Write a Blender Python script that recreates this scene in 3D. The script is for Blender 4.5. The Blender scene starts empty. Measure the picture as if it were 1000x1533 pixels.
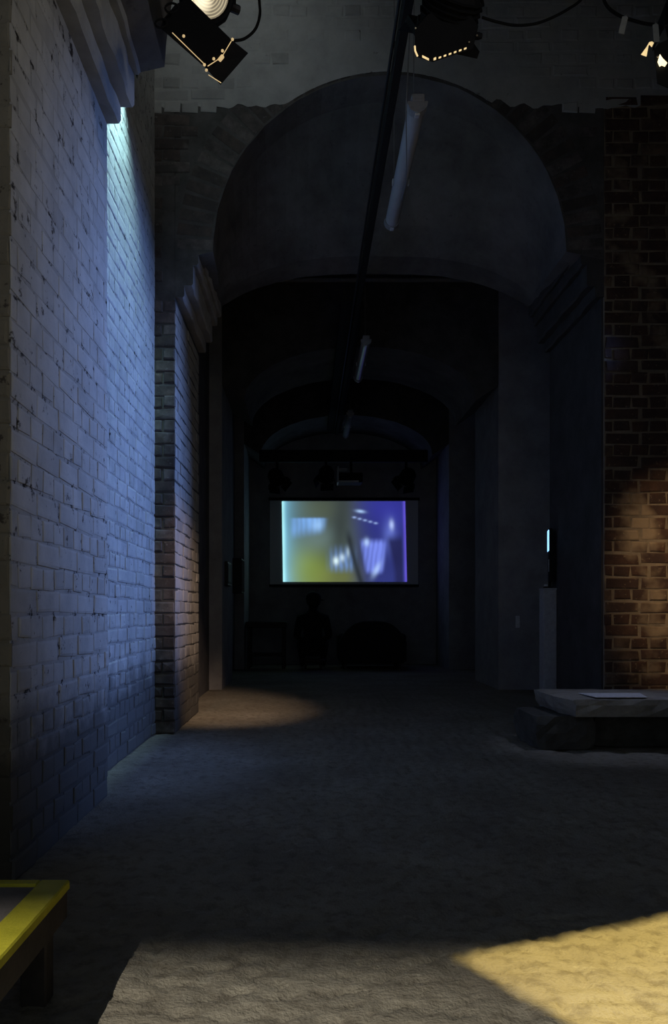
import bpy, math, random
from mathutils import Vector, Matrix, noise, Quaternion

rnd = random.Random(7)
S = bpy.context.scene
COL = S.collection
CAM_Z = 0.76

# ------------------------------------------------------------------ camera
cd = bpy.data.cameras.new('camera')
cam = bpy.data.objects.new('camera', cd)
COL.objects.link(cam)
cam.location = (0, 0, CAM_Z)
cam.rotation_euler = (math.pi / 2, 0, 0)
cd.sensor_fit = 'HORIZONTAL'
cd.sensor_width = 36
cd.lens = 45.0                       # 1250 px focal length on 1000 px
cd.shift_x = 0.040
cd.shift_y = 0.1485
cd.clip_start = 0.05
cd.clip_end = 100
S.camera = cam

# ------------------------------------------------------------------ world, exposure
w = bpy.data.worlds.new('world')
S.world = w
w.use_nodes = True
bg = w.node_tree.nodes['Background']
bg.inputs[0].default_value = (0.78, 0.90, 1.0, 1)
bg.inputs[1].default_value = 0.15
S.view_settings.view_transform = 'Standard'
S.view_settings.look = 'None'
S.view_settings.exposure = 0.0
S.view_settings.gamma = 1.0
S.view_settings.use_curve_mapping = False
try:
    S.cycles.use_denoising = True
    S.cycles.max_bounces = 6
    S.cycles.sample_clamp_indirect = 2.0
except Exception:
    pass


def spot(loc, aim, energy, color, angle, blend, radius):
    l = bpy.data.lights.new('lamp_light', 'SPOT')
    l.energy = energy
    l.color = color
    l.spot_size = math.radians(angle)
    l.spot_blend = blend
    l.shadow_soft_size = radius
    o = bpy.data.objects.new('lamp_light', l)
    COL.objects.link(o)
    o.location = loc
    d = Vector(aim) - Vector(loc)
    o.rotation_euler = d.to_track_quat('-Z', 'Y').to_euler()
    return o


# lamps of the place and two added fills: position, aim, watts, colour, cone, blend, size
POOL = ((1.45, 1.35, 3.45), (1.15, 1.55, 0))           # shuttered warm yellow beam on the floor
FLOOR = ((-1.38, -1.85, 2.4), (-0.2, 0.9, 0))            # shuttered neutral beam on the near floor
BLUE = ((2.62, 4.95, 2.60), (-0.95, 4.25, 1.58))       # blue flood across the bay
CYAN = ((-0.845, 4.03, 3.75), (-0.95, 4.22, 2.5))      # wall washer hidden behind the corbels
PASS = ((0.62, 3.16, 2.98), (-0.62, 6.0, 0.55))        # middle bar lamp, through the arch
BRICK = ((1.50, 3.05, 3.02), (2.52, 5.2, 0.88))        # right bar lamp on the brick pier
SLABFILL = ((2.35, 4.55, 3.30), (1.72, 4.65, 0.28))     # added unseen fill that brightens the slab and its sheet
TABLE = ((-1.55, 0.75, 3.0), (-0.72, 0.80, 0.22))       # narrow lamp on the low table
HALL = ((2.40, 0.30, 2.70), (-0.80, 3.7, 1.95))         # soft neutral lamp in the near hall, towards the left wall
BAYFILL = ((-0.45, 4.10, 4.72), (-0.50, 5.2, 4.20))          # added unseen fill for the wall above the middle arch
spot(*BAYFILL, 6.5, (0.92, 1.0, 1.0), 112, 1.0, 0.05)
spot(*POOL, 880, (1.0, 0.78, 0.27), 60, 0.1, 0.002)
spot(*FLOOR, 560, (1.0, 0.95, 0.82), 46, 0.1, 0.006)
spot(*BLUE, 470, (0.20, 0.38, 1.0), 58, 1.0, 0.05)
spot(*CYAN, 230, (0.50, 0.90, 0.95), 74, 1.0, 0.02)
spot(*PASS, 330, (1.0, 0.70, 0.48), 26, 0.9, 0.03)
spot(*BRICK, 230, (1.0, 0.68, 0.38), 27, 1.0, 0.03)
spot(*SLABFILL, 42, (0.55, 0.65, 1.0), 24, 1.0, 0.03)
spot(*TABLE, 16, (1.0, 0.95, 0.75), 19, 1.0, 0.05)
spot(*HALL, 68, (1.0, 0.96, 0.92), 52, 1.0, 0.28)


# ------------------------------------------------------------------ helpers
class MB:
    """collects vertices and faces of ONE mesh"""
    def __init__(s):
        s.v = []
        s.f = []

    def add(s, vs, fs):
        b = len(s.v)
        s.v += [tuple(p) for p in vs]
        s.f += [tuple(b + i for i in f) for f in fs]
        return s

    def box(s, lo, hi, M=None):
        (x0, y0, z0), (x1, y1, z1) = lo, hi
        vs = [(x0, y0, z0), (x1, y0, z0), (x1, y1, z0), (x0, y1, z0),
              (x0, y0, z1), (x1, y0, z1), (x1, y1, z1), (x0, y1, z1)]
        if M is not None:
            vs = [M @ Vector(p) for p in vs]
        return s.add(vs, [(0, 3, 2, 1), (4, 5, 6, 7), (0, 1, 5, 4), (1, 2, 6, 5), (2, 3, 7, 6), (3, 0, 4, 7)])

    def cbox(s, lo, hi, c=0.006, M=None):
        """box with chamfered edges"""
        (x0, y0, z0), (x1, y1, z1) = lo, hi
        vs, idx = [], {}
        for ix, X in ((0, x0), (1, x1)):
            for iy, Y in ((0, y0), (1, y1)):
                for iz, Z in ((0, z0), (1, z1)):
                    sx, sy, sz = (1, -1)[ix], (1, -1)[iy], (1, -1)[iz]
                    for a in range(3):
                        p = [X + sx * c, Y + sy * c, Z + sz * c]
                        p[a] = (X, Y, Z)[a]
                        idx[(ix, iy, iz, a)] = len(vs)
                        vs.append(Vector(p))
        F = []
        for a in range(3):
            o = [k for k in range(3) if k != a]
            for sgn in (0, 1):
                q = []
                for (m, n) in ((0, 0), (1, 0), (1, 1), (0, 1)):
                    k = [0, 0, 0]
                    k[a] = sgn; k[o[0]] = m; k[o[1]] = n
                    q.append(idx[(k[0], k[1], k[2], a)])
                F.append(q)
        for a in range(3):
            o = [k for k in range(3) if k != a]
            for (m, n) in ((0, 0), (1, 0), (1, 1), (0, 1)):
                q = []
                for e, face in ((0, o[0]), (1, o[0]), (1, o[1]), (0, o[1])):
                    k = [0, 0, 0]
                    k[a] = e; k[o[0]] = m; k[o[1]] = n
                    q.append(idx[(k[0], k[1], k[2], face)])
                F.append(q)
        for ix in (0, 1):
            for iy in (0, 1):
                for iz in (0, 1):
                    F.append([idx[(ix, iy, iz, a)] for a in range(3)])
        if M is not None:
            vs = [M @ p for p in vs]
        return s.add(vs, F)

    def tube(s, pts, r, n=8, cap=True):
        pts = [Vector(p) for p in pts]
        rs = r if isinstance(r, (list, tuple)) else [r] * len(pts)
        rings = []
        up = Vector((0.12, 0.31, 0.94))
        for i, p in enumerate(pts):
            t = (pts[min(i + 1, len(pts) - 1)] - pts[max(i - 1, 0)]).normalized()
            a = t.cross(up)
            if a.length < 1e-3:
                a = t.cross(Vector((1, 0, 0)))
            a.normalize()
            b = t.cross(a)
            rings.append([p + (a * math.cos(2 * math.pi * k / n) + b * math.sin(2 * math.pi * k / n)) * rs[i] for k in range(n)])
        vs = [q for R in rings for q in R]
        F = []
        for i in range(len(pts) - 1):
            for k in range(n):
                F.append((i * n + k, i * n + (k + 1) % n, (i + 1) * n + (k + 1) % n, (i + 1) * n + k))
        if cap:
            F.append(tuple(range(n - 1, -1, -1)))
            F.append(tuple((len(pts) - 1) * n + k for k in range(n)))
        return s.add(vs, F)

    def lathe(s, prof, n=20, M=None):
        """profile of (radius, z), turned about z"""
        vs, F = [], []
        for (r, z) in prof:
            for k in range(n):
                vs.append(Vector((r * math.cos(2 * math.pi * k / n), r * math.sin(2 * math.pi * k / n), z)))
        for i in range(len(prof) - 1):
            for k in range(n):
                F.append((i * n + k, i * n + (k + 1) % n, (i + 1) * n + (k + 1) % n, (i + 1) * n + k))
        if M is not None:
            vs = [M @ p for p in vs]
        return s.add(vs, F)

    def mesh(s, name, mat, smooth=False):
        me = bpy.data.meshes.new(name)
        me.from_pydata(s.v, [], s.f)
        me.materials.append(mat)
        if smooth:
            for p in me.polygons:
                p.use_smooth = True
        me.update()
        return me

    def obj(s, name, mat, parent=None, smooth=False, loc=None):
        o = bpy.data.objects.new(name, s.mesh(name, mat, smooth))
        COL.objects.link(o)
        if parent is not None:
            o.parent = parent
        if loc:
            o.location = loc
        return o


def tag(o, label=None, cat=None, group=None, kind=None):
    if label: o['label'] = label
    if cat: o['category'] = cat
    if group: o['group'] = group
    if kind: o['kind'] = kind
    return o


def empty(name, loc, label=None, cat=None, group=None, rot=None):
    o = bpy.data.objects.new(name, None)
    o.empty_display_size = 0.1
    COL.objects.link(o)
    o.location = loc
    if rot is not None:
        o.rotation_euler = rot
    return tag(o, label, cat, group)


# ------------------------------------------------------------------ materials
def mat(name):
    m = bpy.data.materials.new(name)
    m.use_nodes = True
    nt = m.node_tree
    b = nt.nodes['Principled BSDF']
    return m, nt, b


def N(nt, t, **kw):
    n = nt.nodes.new(t)
    for k, v in kw.items():
        if k.startswith('i_'):
            n.inputs[k[2:].replace('_', ' ')].default_value = v
        else:
            setattr(n, k, v)
    return n


def pos(nt, scale=(1, 1, 1)):
    g = N(nt, 'ShaderNodeNewGeometry')
    mp = N(nt, 'ShaderNodeMapping')
    mp.inputs['Scale'].default_value = scale
    nt.links.new(g.outputs['Position'], mp.inputs['Vector'])
    return mp.outputs[0]


def noise_tex(nt, vec, scale, detail=5, rough=0.6):
    n = N(nt, 'ShaderNodeTexNoise')
    n.inputs['Scale'].default_value = scale
    n.inputs['Detail'].default_value = detail
    n.inputs['Roughness'].default_value = rough
    nt.links.new(vec, n.inputs['Vector'])
    return n.outputs[0]


def ramp(nt, fac, stops):
    r = N(nt, 'ShaderNodeValToRGB')
    e = r.color_ramp.elements
    e[0].position, e[0].color = stops[0][0], (*stops[0][1], 1)
    e[1].position, e[1].color = stops[-1][0], (*stops[-1][1], 1)
    for p, c in stops[1:-1]:
        k = e.new(p)
        k.color = (*c, 1)
    nt.links.new(fac, r.inputs[0])
    return r.outputs[0]


def mixc(nt, fac, a, b, mode='MIX'):
    m = N(nt, 'ShaderNodeMix', data_type='RGBA', blend_type=mode)
    if isinstance(fac, (int, float)):
        m.inputs[0].default_value = fac
    else:
        nt.links.new(fac, m.inputs[0])
    for i, x in ((6, a), (7, b)):
        if isinstance(x, tuple):
            m.inputs[i].default_value = (*x, 1)
        else:
            nt.links.new(x, m.inputs[i])
    return m.outputs[2]


def bump(nt, b, h, strength=0.4, dist=0.01):
    n = N(nt, 'ShaderNodeBump')
    n.inputs['Strength'].default_value = strength
    n.inputs['Distance'].default_value = dist
    nt.links.new(h, n.inputs['Height'])
    nt.links.new(n.outputs[0], b.inputs['Normal'])


def g3(v):
    return (v, v, v)


def whitewash(name, base, dirt, chip_lo=0.60, stretch=(1, 1, 1), dark_foot=True, rough=0.85):
    """flaking limewash over brick; darker zone near the floor"""
    m, nt, b = mat(name)
    p = pos(nt, stretch)
    n1 = noise_tex(nt, p, 6, 6, 0.65)
    n2 = noise_tex(nt, p, 19, 6, 0.75)
    n3 = noise_tex(nt, pos(nt), 1.3, 3, 0.5)
    c = ramp(nt, n1, [(0.30, tuple(x * 0.72 for x in base)), (0.62, base)])
    c = mixc(nt, ramp(nt, n3, [(0.35, g3(0.0)), (0.75, g3(0.3))]), c, tuple(x * 0.66 for x in base))
    c = mixc(nt, ramp(nt, n2, [(chip_lo, g3(0)), (chip_lo + 0.05, g3(1))]), c, dirt)
    oi = N(nt, 'ShaderNodeObjectInfo')
    c = mixc(nt, 1.0, c, ramp(nt, oi.outputs['Random'], [(0, g3(0.80)), (0.2, g3(0.95)), (1, g3(1.0))]), 'MULTIPLY')
    if dark_foot:
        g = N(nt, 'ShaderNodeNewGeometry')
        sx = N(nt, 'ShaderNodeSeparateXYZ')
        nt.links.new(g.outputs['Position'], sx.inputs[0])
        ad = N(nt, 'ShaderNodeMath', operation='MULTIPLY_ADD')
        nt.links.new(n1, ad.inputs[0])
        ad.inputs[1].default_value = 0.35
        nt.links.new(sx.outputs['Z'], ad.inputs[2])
        f = ramp(nt, ad.outputs[0], [(0.50, g3(0.95)), (0.70, g3(0.0))])  # tone gets darker towards the floor
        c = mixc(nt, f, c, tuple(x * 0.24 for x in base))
    nt.links.new(c, b.inputs['Base Color'])
    b.inputs['Roughness'].default_value = rough
    b.inputs['Specular IOR Level'].default_value = 0.25
    bump(nt, b, mixc(nt, 0.5, n1, n2), 0.55, 0.008)
    return m


def old_brick(name, cols, soot, white=0.62, whitecol=(0.34, 0.30, 0.25)):
    m, nt, b = mat(name)
    oi = N(nt, 'ShaderNodeObjectInfo')
    p = pos(nt)
    n1 = noise_tex(nt, p, 9, 6, 0.65)
    n2 = noise_tex(nt, p, 45, 4, 0.6)
    n3 = noise_tex(nt, p, 2.2, 4, 0.55)
    c = ramp(nt, oi.outputs['Random'], [(0.0, cols[0]), (0.4, cols[1]), (0.75, cols[2]), (1.0, cols[3])])
    c = mixc(nt, ramp(nt, n1, [(0.40, g3(0.85)), (0.66, g3(0.0))]), c, soot)
    if white < 0.99:
        c = mixc(nt, ramp(nt, n3, [(white, g3(0)), (white + 0.10, g3(0.8))]), c, whitecol)
    c = mixc(nt, ramp(nt, n2, [(0.62, g3(0)), (0.72, g3(0.6))]), c, whitecol)
    nt.links.new(c, b.inputs['Base Color'])
    b.inputs['Roughness'].default_value = 0.9
    b.inputs['Specular IOR Level'].default_value = 0.2
    bump(nt, b, mixc(nt, 0.5, n1, n2), 0.6, 0.006)
    return m


def stone(name, a, bcol, scale=5, rough=0.85, bdist=0.008, bstr=0.5):
    m, nt, b = mat(name)
    p = pos(nt)
    n1 = noise_tex(nt, p, scale, 7, 0.65)
    n2 = noise_tex(nt, p, scale * 9, 5, 0.6)
    c = ramp(nt, n1, [(0.32, a), (0.68, bcol)])
    c = mixc(nt, ramp(nt, n2, [(0.60, g3(0)), (0.75, g3(0.5))]), c, tuple(x * 0.5 for x in a))
    nt.links.new(c, b.inputs['Base Color'])
    b.inputs['Roughness'].default_value = rough
    b.inputs['Specular IOR Level'].default_value = 0.25
    bump(nt, b, mixc(nt, 0.6, n1, n2), bstr, bdist)
    return m


def plain(name, col, rough=0.5, metal=0.0, spec=0.5, grain=0.12, scale=40):
    m, nt, b = mat(name)
    tc = N(nt, 'ShaderNodeTexCoord')
    n1 = noise_tex(nt, tc.outputs['Object'], scale, 4, 0.6)
    c = ramp(nt, n1, [(0.3, tuple(x * (1 - grain * 2) for x in col)), (0.7, col)])
    nt.links.new(c, b.inputs['Base Color'])
    b.inputs['Roughness'].default_value = rough
    b.inputs['Metallic'].default_value = metal
    b.inputs['Specular IOR Level'].default_value = spec
    return m


def glow(name, col, strength):
    m, nt, b = mat(name)
    tc = N(nt, 'ShaderNodeTexCoord')
    n1 = noise_tex(nt, tc.outputs['Object'], 30, 2, 0.5)
    c = ramp(nt, n1, [(0.3, tuple(x * 0.8 for x in col)), (0.7, col)])
    b.inputs['Base Color'].default_value = (*col, 1)
    nt.links.new(c, b.inputs['Emission Color'])
    b.inputs['Emission Strength'].default_value = strength
    return m


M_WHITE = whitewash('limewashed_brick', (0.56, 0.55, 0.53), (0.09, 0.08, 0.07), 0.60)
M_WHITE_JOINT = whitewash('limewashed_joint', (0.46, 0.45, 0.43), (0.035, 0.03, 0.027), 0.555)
M_WASHTOP = whitewash('grey_limewash', (0.46, 0.46, 0.45), (0.12, 0.11, 0.10), 0.66, dark_foot=False)
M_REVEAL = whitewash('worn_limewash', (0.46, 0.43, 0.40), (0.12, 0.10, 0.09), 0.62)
M_FRONT = whitewash('brown_stained_wash', (0.24, 0.215, 0.17), (0.07, 0.06, 0.05), 0.57)
M_SOOT = old_brick('sooty_brick', [(0.075, 0.06, 0.055), (0.11, 0.085, 0.075), (0.15, 0.13, 0.12), (0.19, 0.17, 0.16)],
                   (0.05, 0.045, 0.045), 0.60, (0.22, 0.21, 0.20))
M_SOOT_JOINT = stone('sooty_mortar', (0.055, 0.052, 0.05), (0.12, 0.115, 0.11), 6)
M_RED = old_brick('red_brick', [(0.085, 0.046, 0.034), (0.115, 0.064, 0.044), (0.075, 0.045, 0.038), (0.19, 0.13, 0.085)],
                  (0.05, 0.032, 0.028), 0.57, (0.33, 0.255, 0.17))
M_RED_JOINT = stone('pale_mortar', (0.13, 0.105, 0.08), (0.30, 0.24, 0.17), 7)
M_DARKWALL = stone('dark_painted_brickwork', (0.10, 0.095, 0.10), (0.17, 0.165, 0.17), 4)
M_SOFFIT = stone('worn_plaster', (0.10, 0.093, 0.09), (0.21, 0.20, 0.195), 3.0)
M_JAMB = stone('dark_jamb_plaster', (0.05, 0.047, 0.047), (0.085, 0.08, 0.08), 5)
M_FARWALL = stone('far_pale_brickwork', (0.26, 0.25, 0.26), (0.40, 0.39, 0.40), 4)
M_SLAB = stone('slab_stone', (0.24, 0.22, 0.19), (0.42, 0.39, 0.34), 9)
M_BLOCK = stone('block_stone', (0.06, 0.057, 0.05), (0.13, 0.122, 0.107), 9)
M_BLACK = plain('black_enamel', (0.009, 0.009, 0.010), 0.7, 0.0, 0.12)
M_DARKSTEEL = plain('dark_steel', (0.035, 0.034, 0.036), 0.5, 0.6)
M_BRIGHTSTEEL = plain('bright_steel', (0.75, 0.62, 0.42), 0.28, 1.0)
M_TRUNK = plain('sooty_steel_trunking', (0.022, 0.021, 0.021), 0.8, 0.0, 0.15)
M_CABLE = plain('black_rubber', (0.010, 0.010, 0.010), 0.9, 0.0, 0.08)
M_GREYCABLE = plain('grey_flex', (0.22, 0.22, 0.22), 0.5)
M_DIFF = plain('cloudy_diffuser', (0.52, 0.53, 0.56), 0.22, 0.0, 0.6, 0.06, 12)
M_BATTEN = plain('dusty_enamel', (0.34, 0.34, 0.36), 0.4)
M_PEDESTAL = plain('matt_grey_paint', (0.40, 0.40, 0.42), 0.7)
M_PAPER = plain('printed_paper', (0.80, 0.80, 0.82), 0.8)
M_YELLOW = stone('yellow_painted_timber', (0.46, 0.42, 0.03), (0.62, 0.56, 0.05), 14, 0.55, 0.003)
M_TOP = stone('grey_felt_top', (0.16, 0.145, 0.145), (0.22, 0.20, 0.20), 20, 0.9, 0.003)
M_DARKWOOD = stone('dark_timber', (0.045, 0.038, 0.033), (0.085, 0.07, 0.06), 12, 0.6, 0.003)
M_SOFA = stone('dark_upholstery', (0.02, 0.02, 0.022), (0.04, 0.038, 0.04), 25, 0.9, 0.003)
M_JACKET = stone('black_cloth', (0.012, 0.012, 0.014), (0.022, 0.021, 0.024), 22, 0.9, 0.003)
M_SKIN = plain('skin', (0.30, 0.18, 0.13), 0.55)
M_HAIR = plain('dark_hair', (0.015, 0.012, 0.010), 0.6)
M_BOARD = plain('matt_screen_fabric', (0.80, 0.82, 0.84), 0.9, grain=0.02)
M_FRAMEGLASS = plain('picture_glass', (0.02, 0.02, 0.022), 0.06, 0.0, 0.8, 0.02)
M_GLINT = glow('edge_glint', (0.78, 0.56, 0.28), 0.75)  # glowing metal stands for the lens's light on edges, clip and rivets
M_LENS = glow('lit_lens', (1.0, 0.86, 0.58), 2.6)
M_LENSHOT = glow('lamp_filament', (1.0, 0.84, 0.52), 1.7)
M_LEAKLIT = glow('lamp_leak_and_lit_metal', (1.0, 0.74, 0.36), 0.9)  # vent leaks; on the bracket it stands for lamp light on metal


def lens_rings():
    m, nt, b = mat('ribbed_lens')
    tc = N(nt, 'ShaderNodeTexCoord')
    ln = N(nt, 'ShaderNodeVectorMath', operation='LENGTH')
    nt.links.new(tc.outputs['Object'], ln.inputs[0])
    mu = N(nt, 'ShaderNodeMath', operation='MULTIPLY'); mu.inputs[1].default_value = 2 * math.pi / 0.0097
    nt.links.new(ln.outputs['Value'], mu.inputs[0])
    si = N(nt, 'ShaderNodeMath', operation='SINE')
    nt.links.new(mu.outputs[0], si.inputs[0])
    rings = ramp(nt, si.outputs[0], [(0.0, (0.20, 0.16, 0.10)), (0.55, (0.62, 0.52, 0.32))])
    dt = N(nt, 'ShaderNodeVectorMath', operation='DISTANCE')
    dt.inputs[1].default_value = (-0.016, -0.03, -0.042)      # the filament's image low on the left
    nt.links.new(tc.outputs['Object'], dt.inputs[0])
    hot = ramp(nt, dt.outputs['Value'], [(0.022, g3(1.0)), (0.060, g3(0.0))])
    c = mixc(nt, hot, rings, (2.2, 1.9, 1.3))
    nt.links.new(c, b.inputs['Emission Color'])
    b.inputs['Emission Strength'].default_value = 0.8
    b.inputs['Base Color'].default_value = (0.3, 0.3, 0.3, 1)
    b.inputs['Roughness'].default_value = 0.2
    return m


M_LENSRING = lens_rings()
M_MONITOR = glow('monitor_picture', (0.25, 0.55, 1.0), 2.0)
M_PROJLENS = plain('projector_lens_glass', (0.02, 0.02, 0.03), 0.05, 0, 0.8)
M_PALEPLASTIC = plain('pale_plastic', (0.62, 0.63, 0.66), 0.35)


def floor_material():
    m, nt, b = mat('trodden_earth_floor')
    p = pos(nt)
    n1 = noise_tex(nt, p, 2.2, 6, 0.6)
    n2 = noise_tex(nt, p, 22, 6, 0.65)
    n3 = noise_tex(nt, p, 120, 3, 0.6)
    n4 = noise_tex(nt, pos(nt, (1, 1.6, 1)), 11, 5, 0.7)
    c = ramp(nt, n1, [(0.32, (0.235, 0.205, 0.16)), (0.68, (0.36, 0.325, 0.26))])
    c = mixc(nt, ramp(nt, n2, [(0.36, g3(0.75)), (0.52, g3(0.0))]), c, (0.17, 0.145, 0.11))
    c = mixc(nt, ramp(nt, n4, [(0.60, g3(0)), (0.68, g3(0.55))]), c, (0.44, 0.405, 0.33))
    c = mixc(nt, ramp(nt, n3, [(0.62, g3(0)), (0.75, g3(0.5))]), c, (0.12, 0.10, 0.08))
    nt.links.new(c, b.inputs['Base Color'])
    b.inputs['Roughness'].default_value = 0.8
    b.inputs['Specular IOR Level'].default_value = 0.3
    bump(nt, b, mixc(nt, 0.45, n2, n3), 0.8, 0.012)
    return m


M_FLOOR = floor_material()

# ------------------------------------------------------------------ the plan (metres; camera at the origin looking along +y)
XL, XR = -0.825, 1.85            # inner faces of the piers
XBL, XBR = -0.95, 2.60           # bay walls
P1, P2, P3, P4 = (2.32, 3.44), (5.20, 6.33), (8.08, 9.20), (10.9, 12.0)
CX, R, ZC = 0.5125, 1.10, 3.00   # arch
TOP = 4.90

# ---- floor
def fgrid():
    xs, ys = [], []
    x = -4.0
    while x < 5.0:
        xs.append(x)
        x += 0.018 if -0.75 < x < 1.3 else (0.045 if -1.3 < x < 2.4 else 0.35)
    xs.append(5.0)
    y = -2.0
    while y < 12.4:
        ys.append(y)
        y += 0.25 if y < 1.2 else (0.013 if y < 2.1 else (0.03 if y < 3.5 else (0.07 if y < 6.6 else 0.35)))
    ys.append(12.4)
    vs, F = [], []
    for Y in ys:
        for X in xs:
            h = 0.0
            if 1.0 < Y < 7.5 and -1.6 < X < 2.6:
                a = noise.noise(Vector((X * 2.1, Y * 2.1, 0.3)))
                b_ = noise.noise(Vector((X * 9, Y * 9, 4.1)))
                c_ = noise.noise(Vector((X * 26, Y * 26, 8.1)))
                d_ = 1 - abs(noise.noise(Vector((X * 15 + 3 * a, Y * 15, 2.7))))
                h = 0.005 * a + 0.005 * b_ + 0.003 * c_ - 0.010 * max(0, d_ - 0.86) / 0.14
            vs.append((X, Y, h))
    n = len(xs)
    for j in range(len(ys) - 1):
        for i in range(n - 1):
            F.append((j * n + i, j * n + i + 1, (j + 1) * n + i + 1, (j + 1) * n + i))
    return MB().add(vs, F)


tag(fgrid().obj('floor', M_FLOOR, smooth=True), 'uneven trodden grey-brown floor running through the vault', 'floor', kind='structure')

# ------------------------------------------------------------------ bricks
BH, BL, BD, J = 0.065, 0.215, 0.1025, 0.010     # brick height, stretcher, header, joint


def brick_mesh(l, h, m, seed, rough=0.0045, proud=1.0):
    """one brick face: local x along, z up, y = 0 at its bed, y = -1 at its face (scaled by the object)"""
    q = random.Random(seed)
    j = lambda a=1.0: q.uniform(-rough, rough) * a
    c = 0.006
    vs = []
    for (X, Z) in ((-l / 2, -h / 2), (l / 2, -h / 2), (l / 2, h / 2), (-l / 2, h / 2)):
        vs.append((X + j(), 0.0, Z + j()))
    for i in range(4):
        vs.append((vs[i][0] + j(.3), -0.62 + q.uniform(-.1, .1), vs[i][2] + j(.3)))
    for i in range(4):
        X, Z = vs[i][0], vs[i][2]
        vs.append((X - math.copysign(c + abs(j()), X), -1.0 + q.uniform(-.18, .18), Z - math.copysign(c + abs(j()), Z)))
    vs.append((j(4), -1.0 + q.uniform(-.25, .12), j(2)))
    F = []
    for i in range(4):
        k = (i + 1) % 4
        F.append((i, k, 4 + k, 4 + i))
        F.append((4 + i, 4 + k, 8 + k, 8 + i))
        F.append((8 + i, 8 + k, 12))
    return MB().add(vs, F).mesh('brick', m)


_pool = {}


def brick_pool(m, l):
    key = (m.name, l)
    if key not in _pool:
        _pool[key] = [brick_mesh(l, BH, m, 100 * len(_pool) + k) for k in range(7)]
    return _pool[key]


def lay(parent, O, U, Nn, W, z0, z1, m, proud, bond='english', limit=295, keep=None, phase=0, mfn=None, order=None, shrink=(1, 1)):
    """courses of bricks on the plane through O, along U, facing Nn; every brick an object of its own up to the limit"""
    O, U, Nn = Vector(O), Vector(U), Vector(Nn)
    base = Matrix((U, -Nn, Vector((0, 0, 1)))).transposed()
    items = []
    k = 0
    z = z0
    while z + BH * 0.6 < z1:
        stretch = (k + phase) % 2 == 0 or bond == 'running'
        l = BL if stretch else BD
        step = l + J
        u = 0.0
        if bond == 'running' and k % 2:
            u = -step / 2
        elif not stretch:
            u = -step / 2 + 0.0
        while u < W - 0.012:
            a, b_ = max(u, 0.0), min(u + l, W)
            if b_ - a > 0.03:
                items.append((z + BH / 2, (a + b_) / 2, b_ - a, l))
            u += step
        z += BH + J
        k += 1
    if keep:
        items = [t for t in items if keep(t[1], t[0], t[2])]
    if order:
        items.sort(key=order)
    rest = MB()
    rest_m = None
    for i, (zz, uu, ln, l) in enumerate(items):
        mm = mfn(uu, zz) if mfn else m
        me = rnd.choice(brick_pool(mm, l))
        pr = (proud(zz) if callable(proud) else proud) * rnd.uniform(0.45, 1.5)
        p = O + U * (uu + rnd.uniform(-.004, .004)) + Vector((0, 0, zz + rnd.uniform(-.004, .004)))
        tilt = Matrix.Rotation(rnd.uniform(-.013, .013), 3, 'Y')
        rot = base @ tilt
        sc = (ln / l * rnd.uniform(0.955, 1.02) * shrink[0], pr, rnd.uniform(0.95, 1.06) * shrink[1])
        if i < limit:
            o = bpy.data.objects.new('brick', me)
            COL.objects.link(o)
            o.parent = parent
            o.matrix_local = Matrix.LocRotScale(p, rot.to_quaternion(), sc)
        else:
            Mx = Matrix.LocRotScale(p, rot.to_quaternion(), sc)
            rest.add([Mx @ v.co for v in me.vertices], [tuple(f.vertices) for f in me.polygons])
            rest_m = mm
    if rest.v:
        tag(rest.obj('brickwork', rest_m, parent), kind='stuff')
    return len(items)


# ------------------------------------------------------------------ piers, bay walls
def block(name, lo, hi, m, label, cat):
    return tag(MB().box(lo, hi).obj(name, m), label, cat, kind='structure')


def corbels(parent, xin, side, y0, y1, m, zb=2.72, face=None):
    """stepped courses that carry the arch; side = +1 steps towards +x"""
    z, pr = zb, 0.0
    y0, y1 = y0 + 0.003, y1 - 0.003
    for (h, p) in ((0.070, 0.056), (0.130, 0.055), (0.070, 0.034), (0.128, 0.026), (0.070, 0.020), (0.125, 0.020)):
        pr += p
        n = 14
        vs, F = [], []
        for i in range(n + 1):
            y = y0 + (y1 - y0) * i / n
            jx, jz = rnd.uniform(-.006, .006), rnd.uniform(-.005, .005)
            x1 = xin + side * (pr + jx)
            c = side * 0.009
            vs += [(xin, y, z), (x1 - c, y, z + jz), (x1, y, z + 0.012 + jz), (x1, y, z + h), (xin, y, z + h)]
        for i in range(n):
            for k in range(4):
                q = (i * 5 + k, i * 5 + k + 1, i * 5 + k + 6, i * 5 + k + 5)
                F.append(q if side > 0 else q[::-1])
        F.append(tuple(range(5)) if side < 0 else tuple(range(4, -1, -1)))
        e = n * 5
        F.append(tuple(e + k for k in range(4, -1, -1)) if side < 0 else tuple(e + k for k in range(5)))
        o = MB().add(vs, F).obj('corbel_course', m, parent)
        o.data.materials.append(face or m)
        o.data.polygons[len(F) - 1].material_index = o.data.polygons[len(F) - 2].material_index = 1
        z += h


def seg_profile(half, zs, rise, p=2.0, n=40):
    pts = []
    for i in range(n + 1):
        t = math.pi * (1 - i / n)
        u = math.cos(t)
        pts.append((CX + half * u, zs + rise * (1 - abs(u) ** p) ** (1 / p if p == 2.0 else 1.0)))
    return pts


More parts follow.
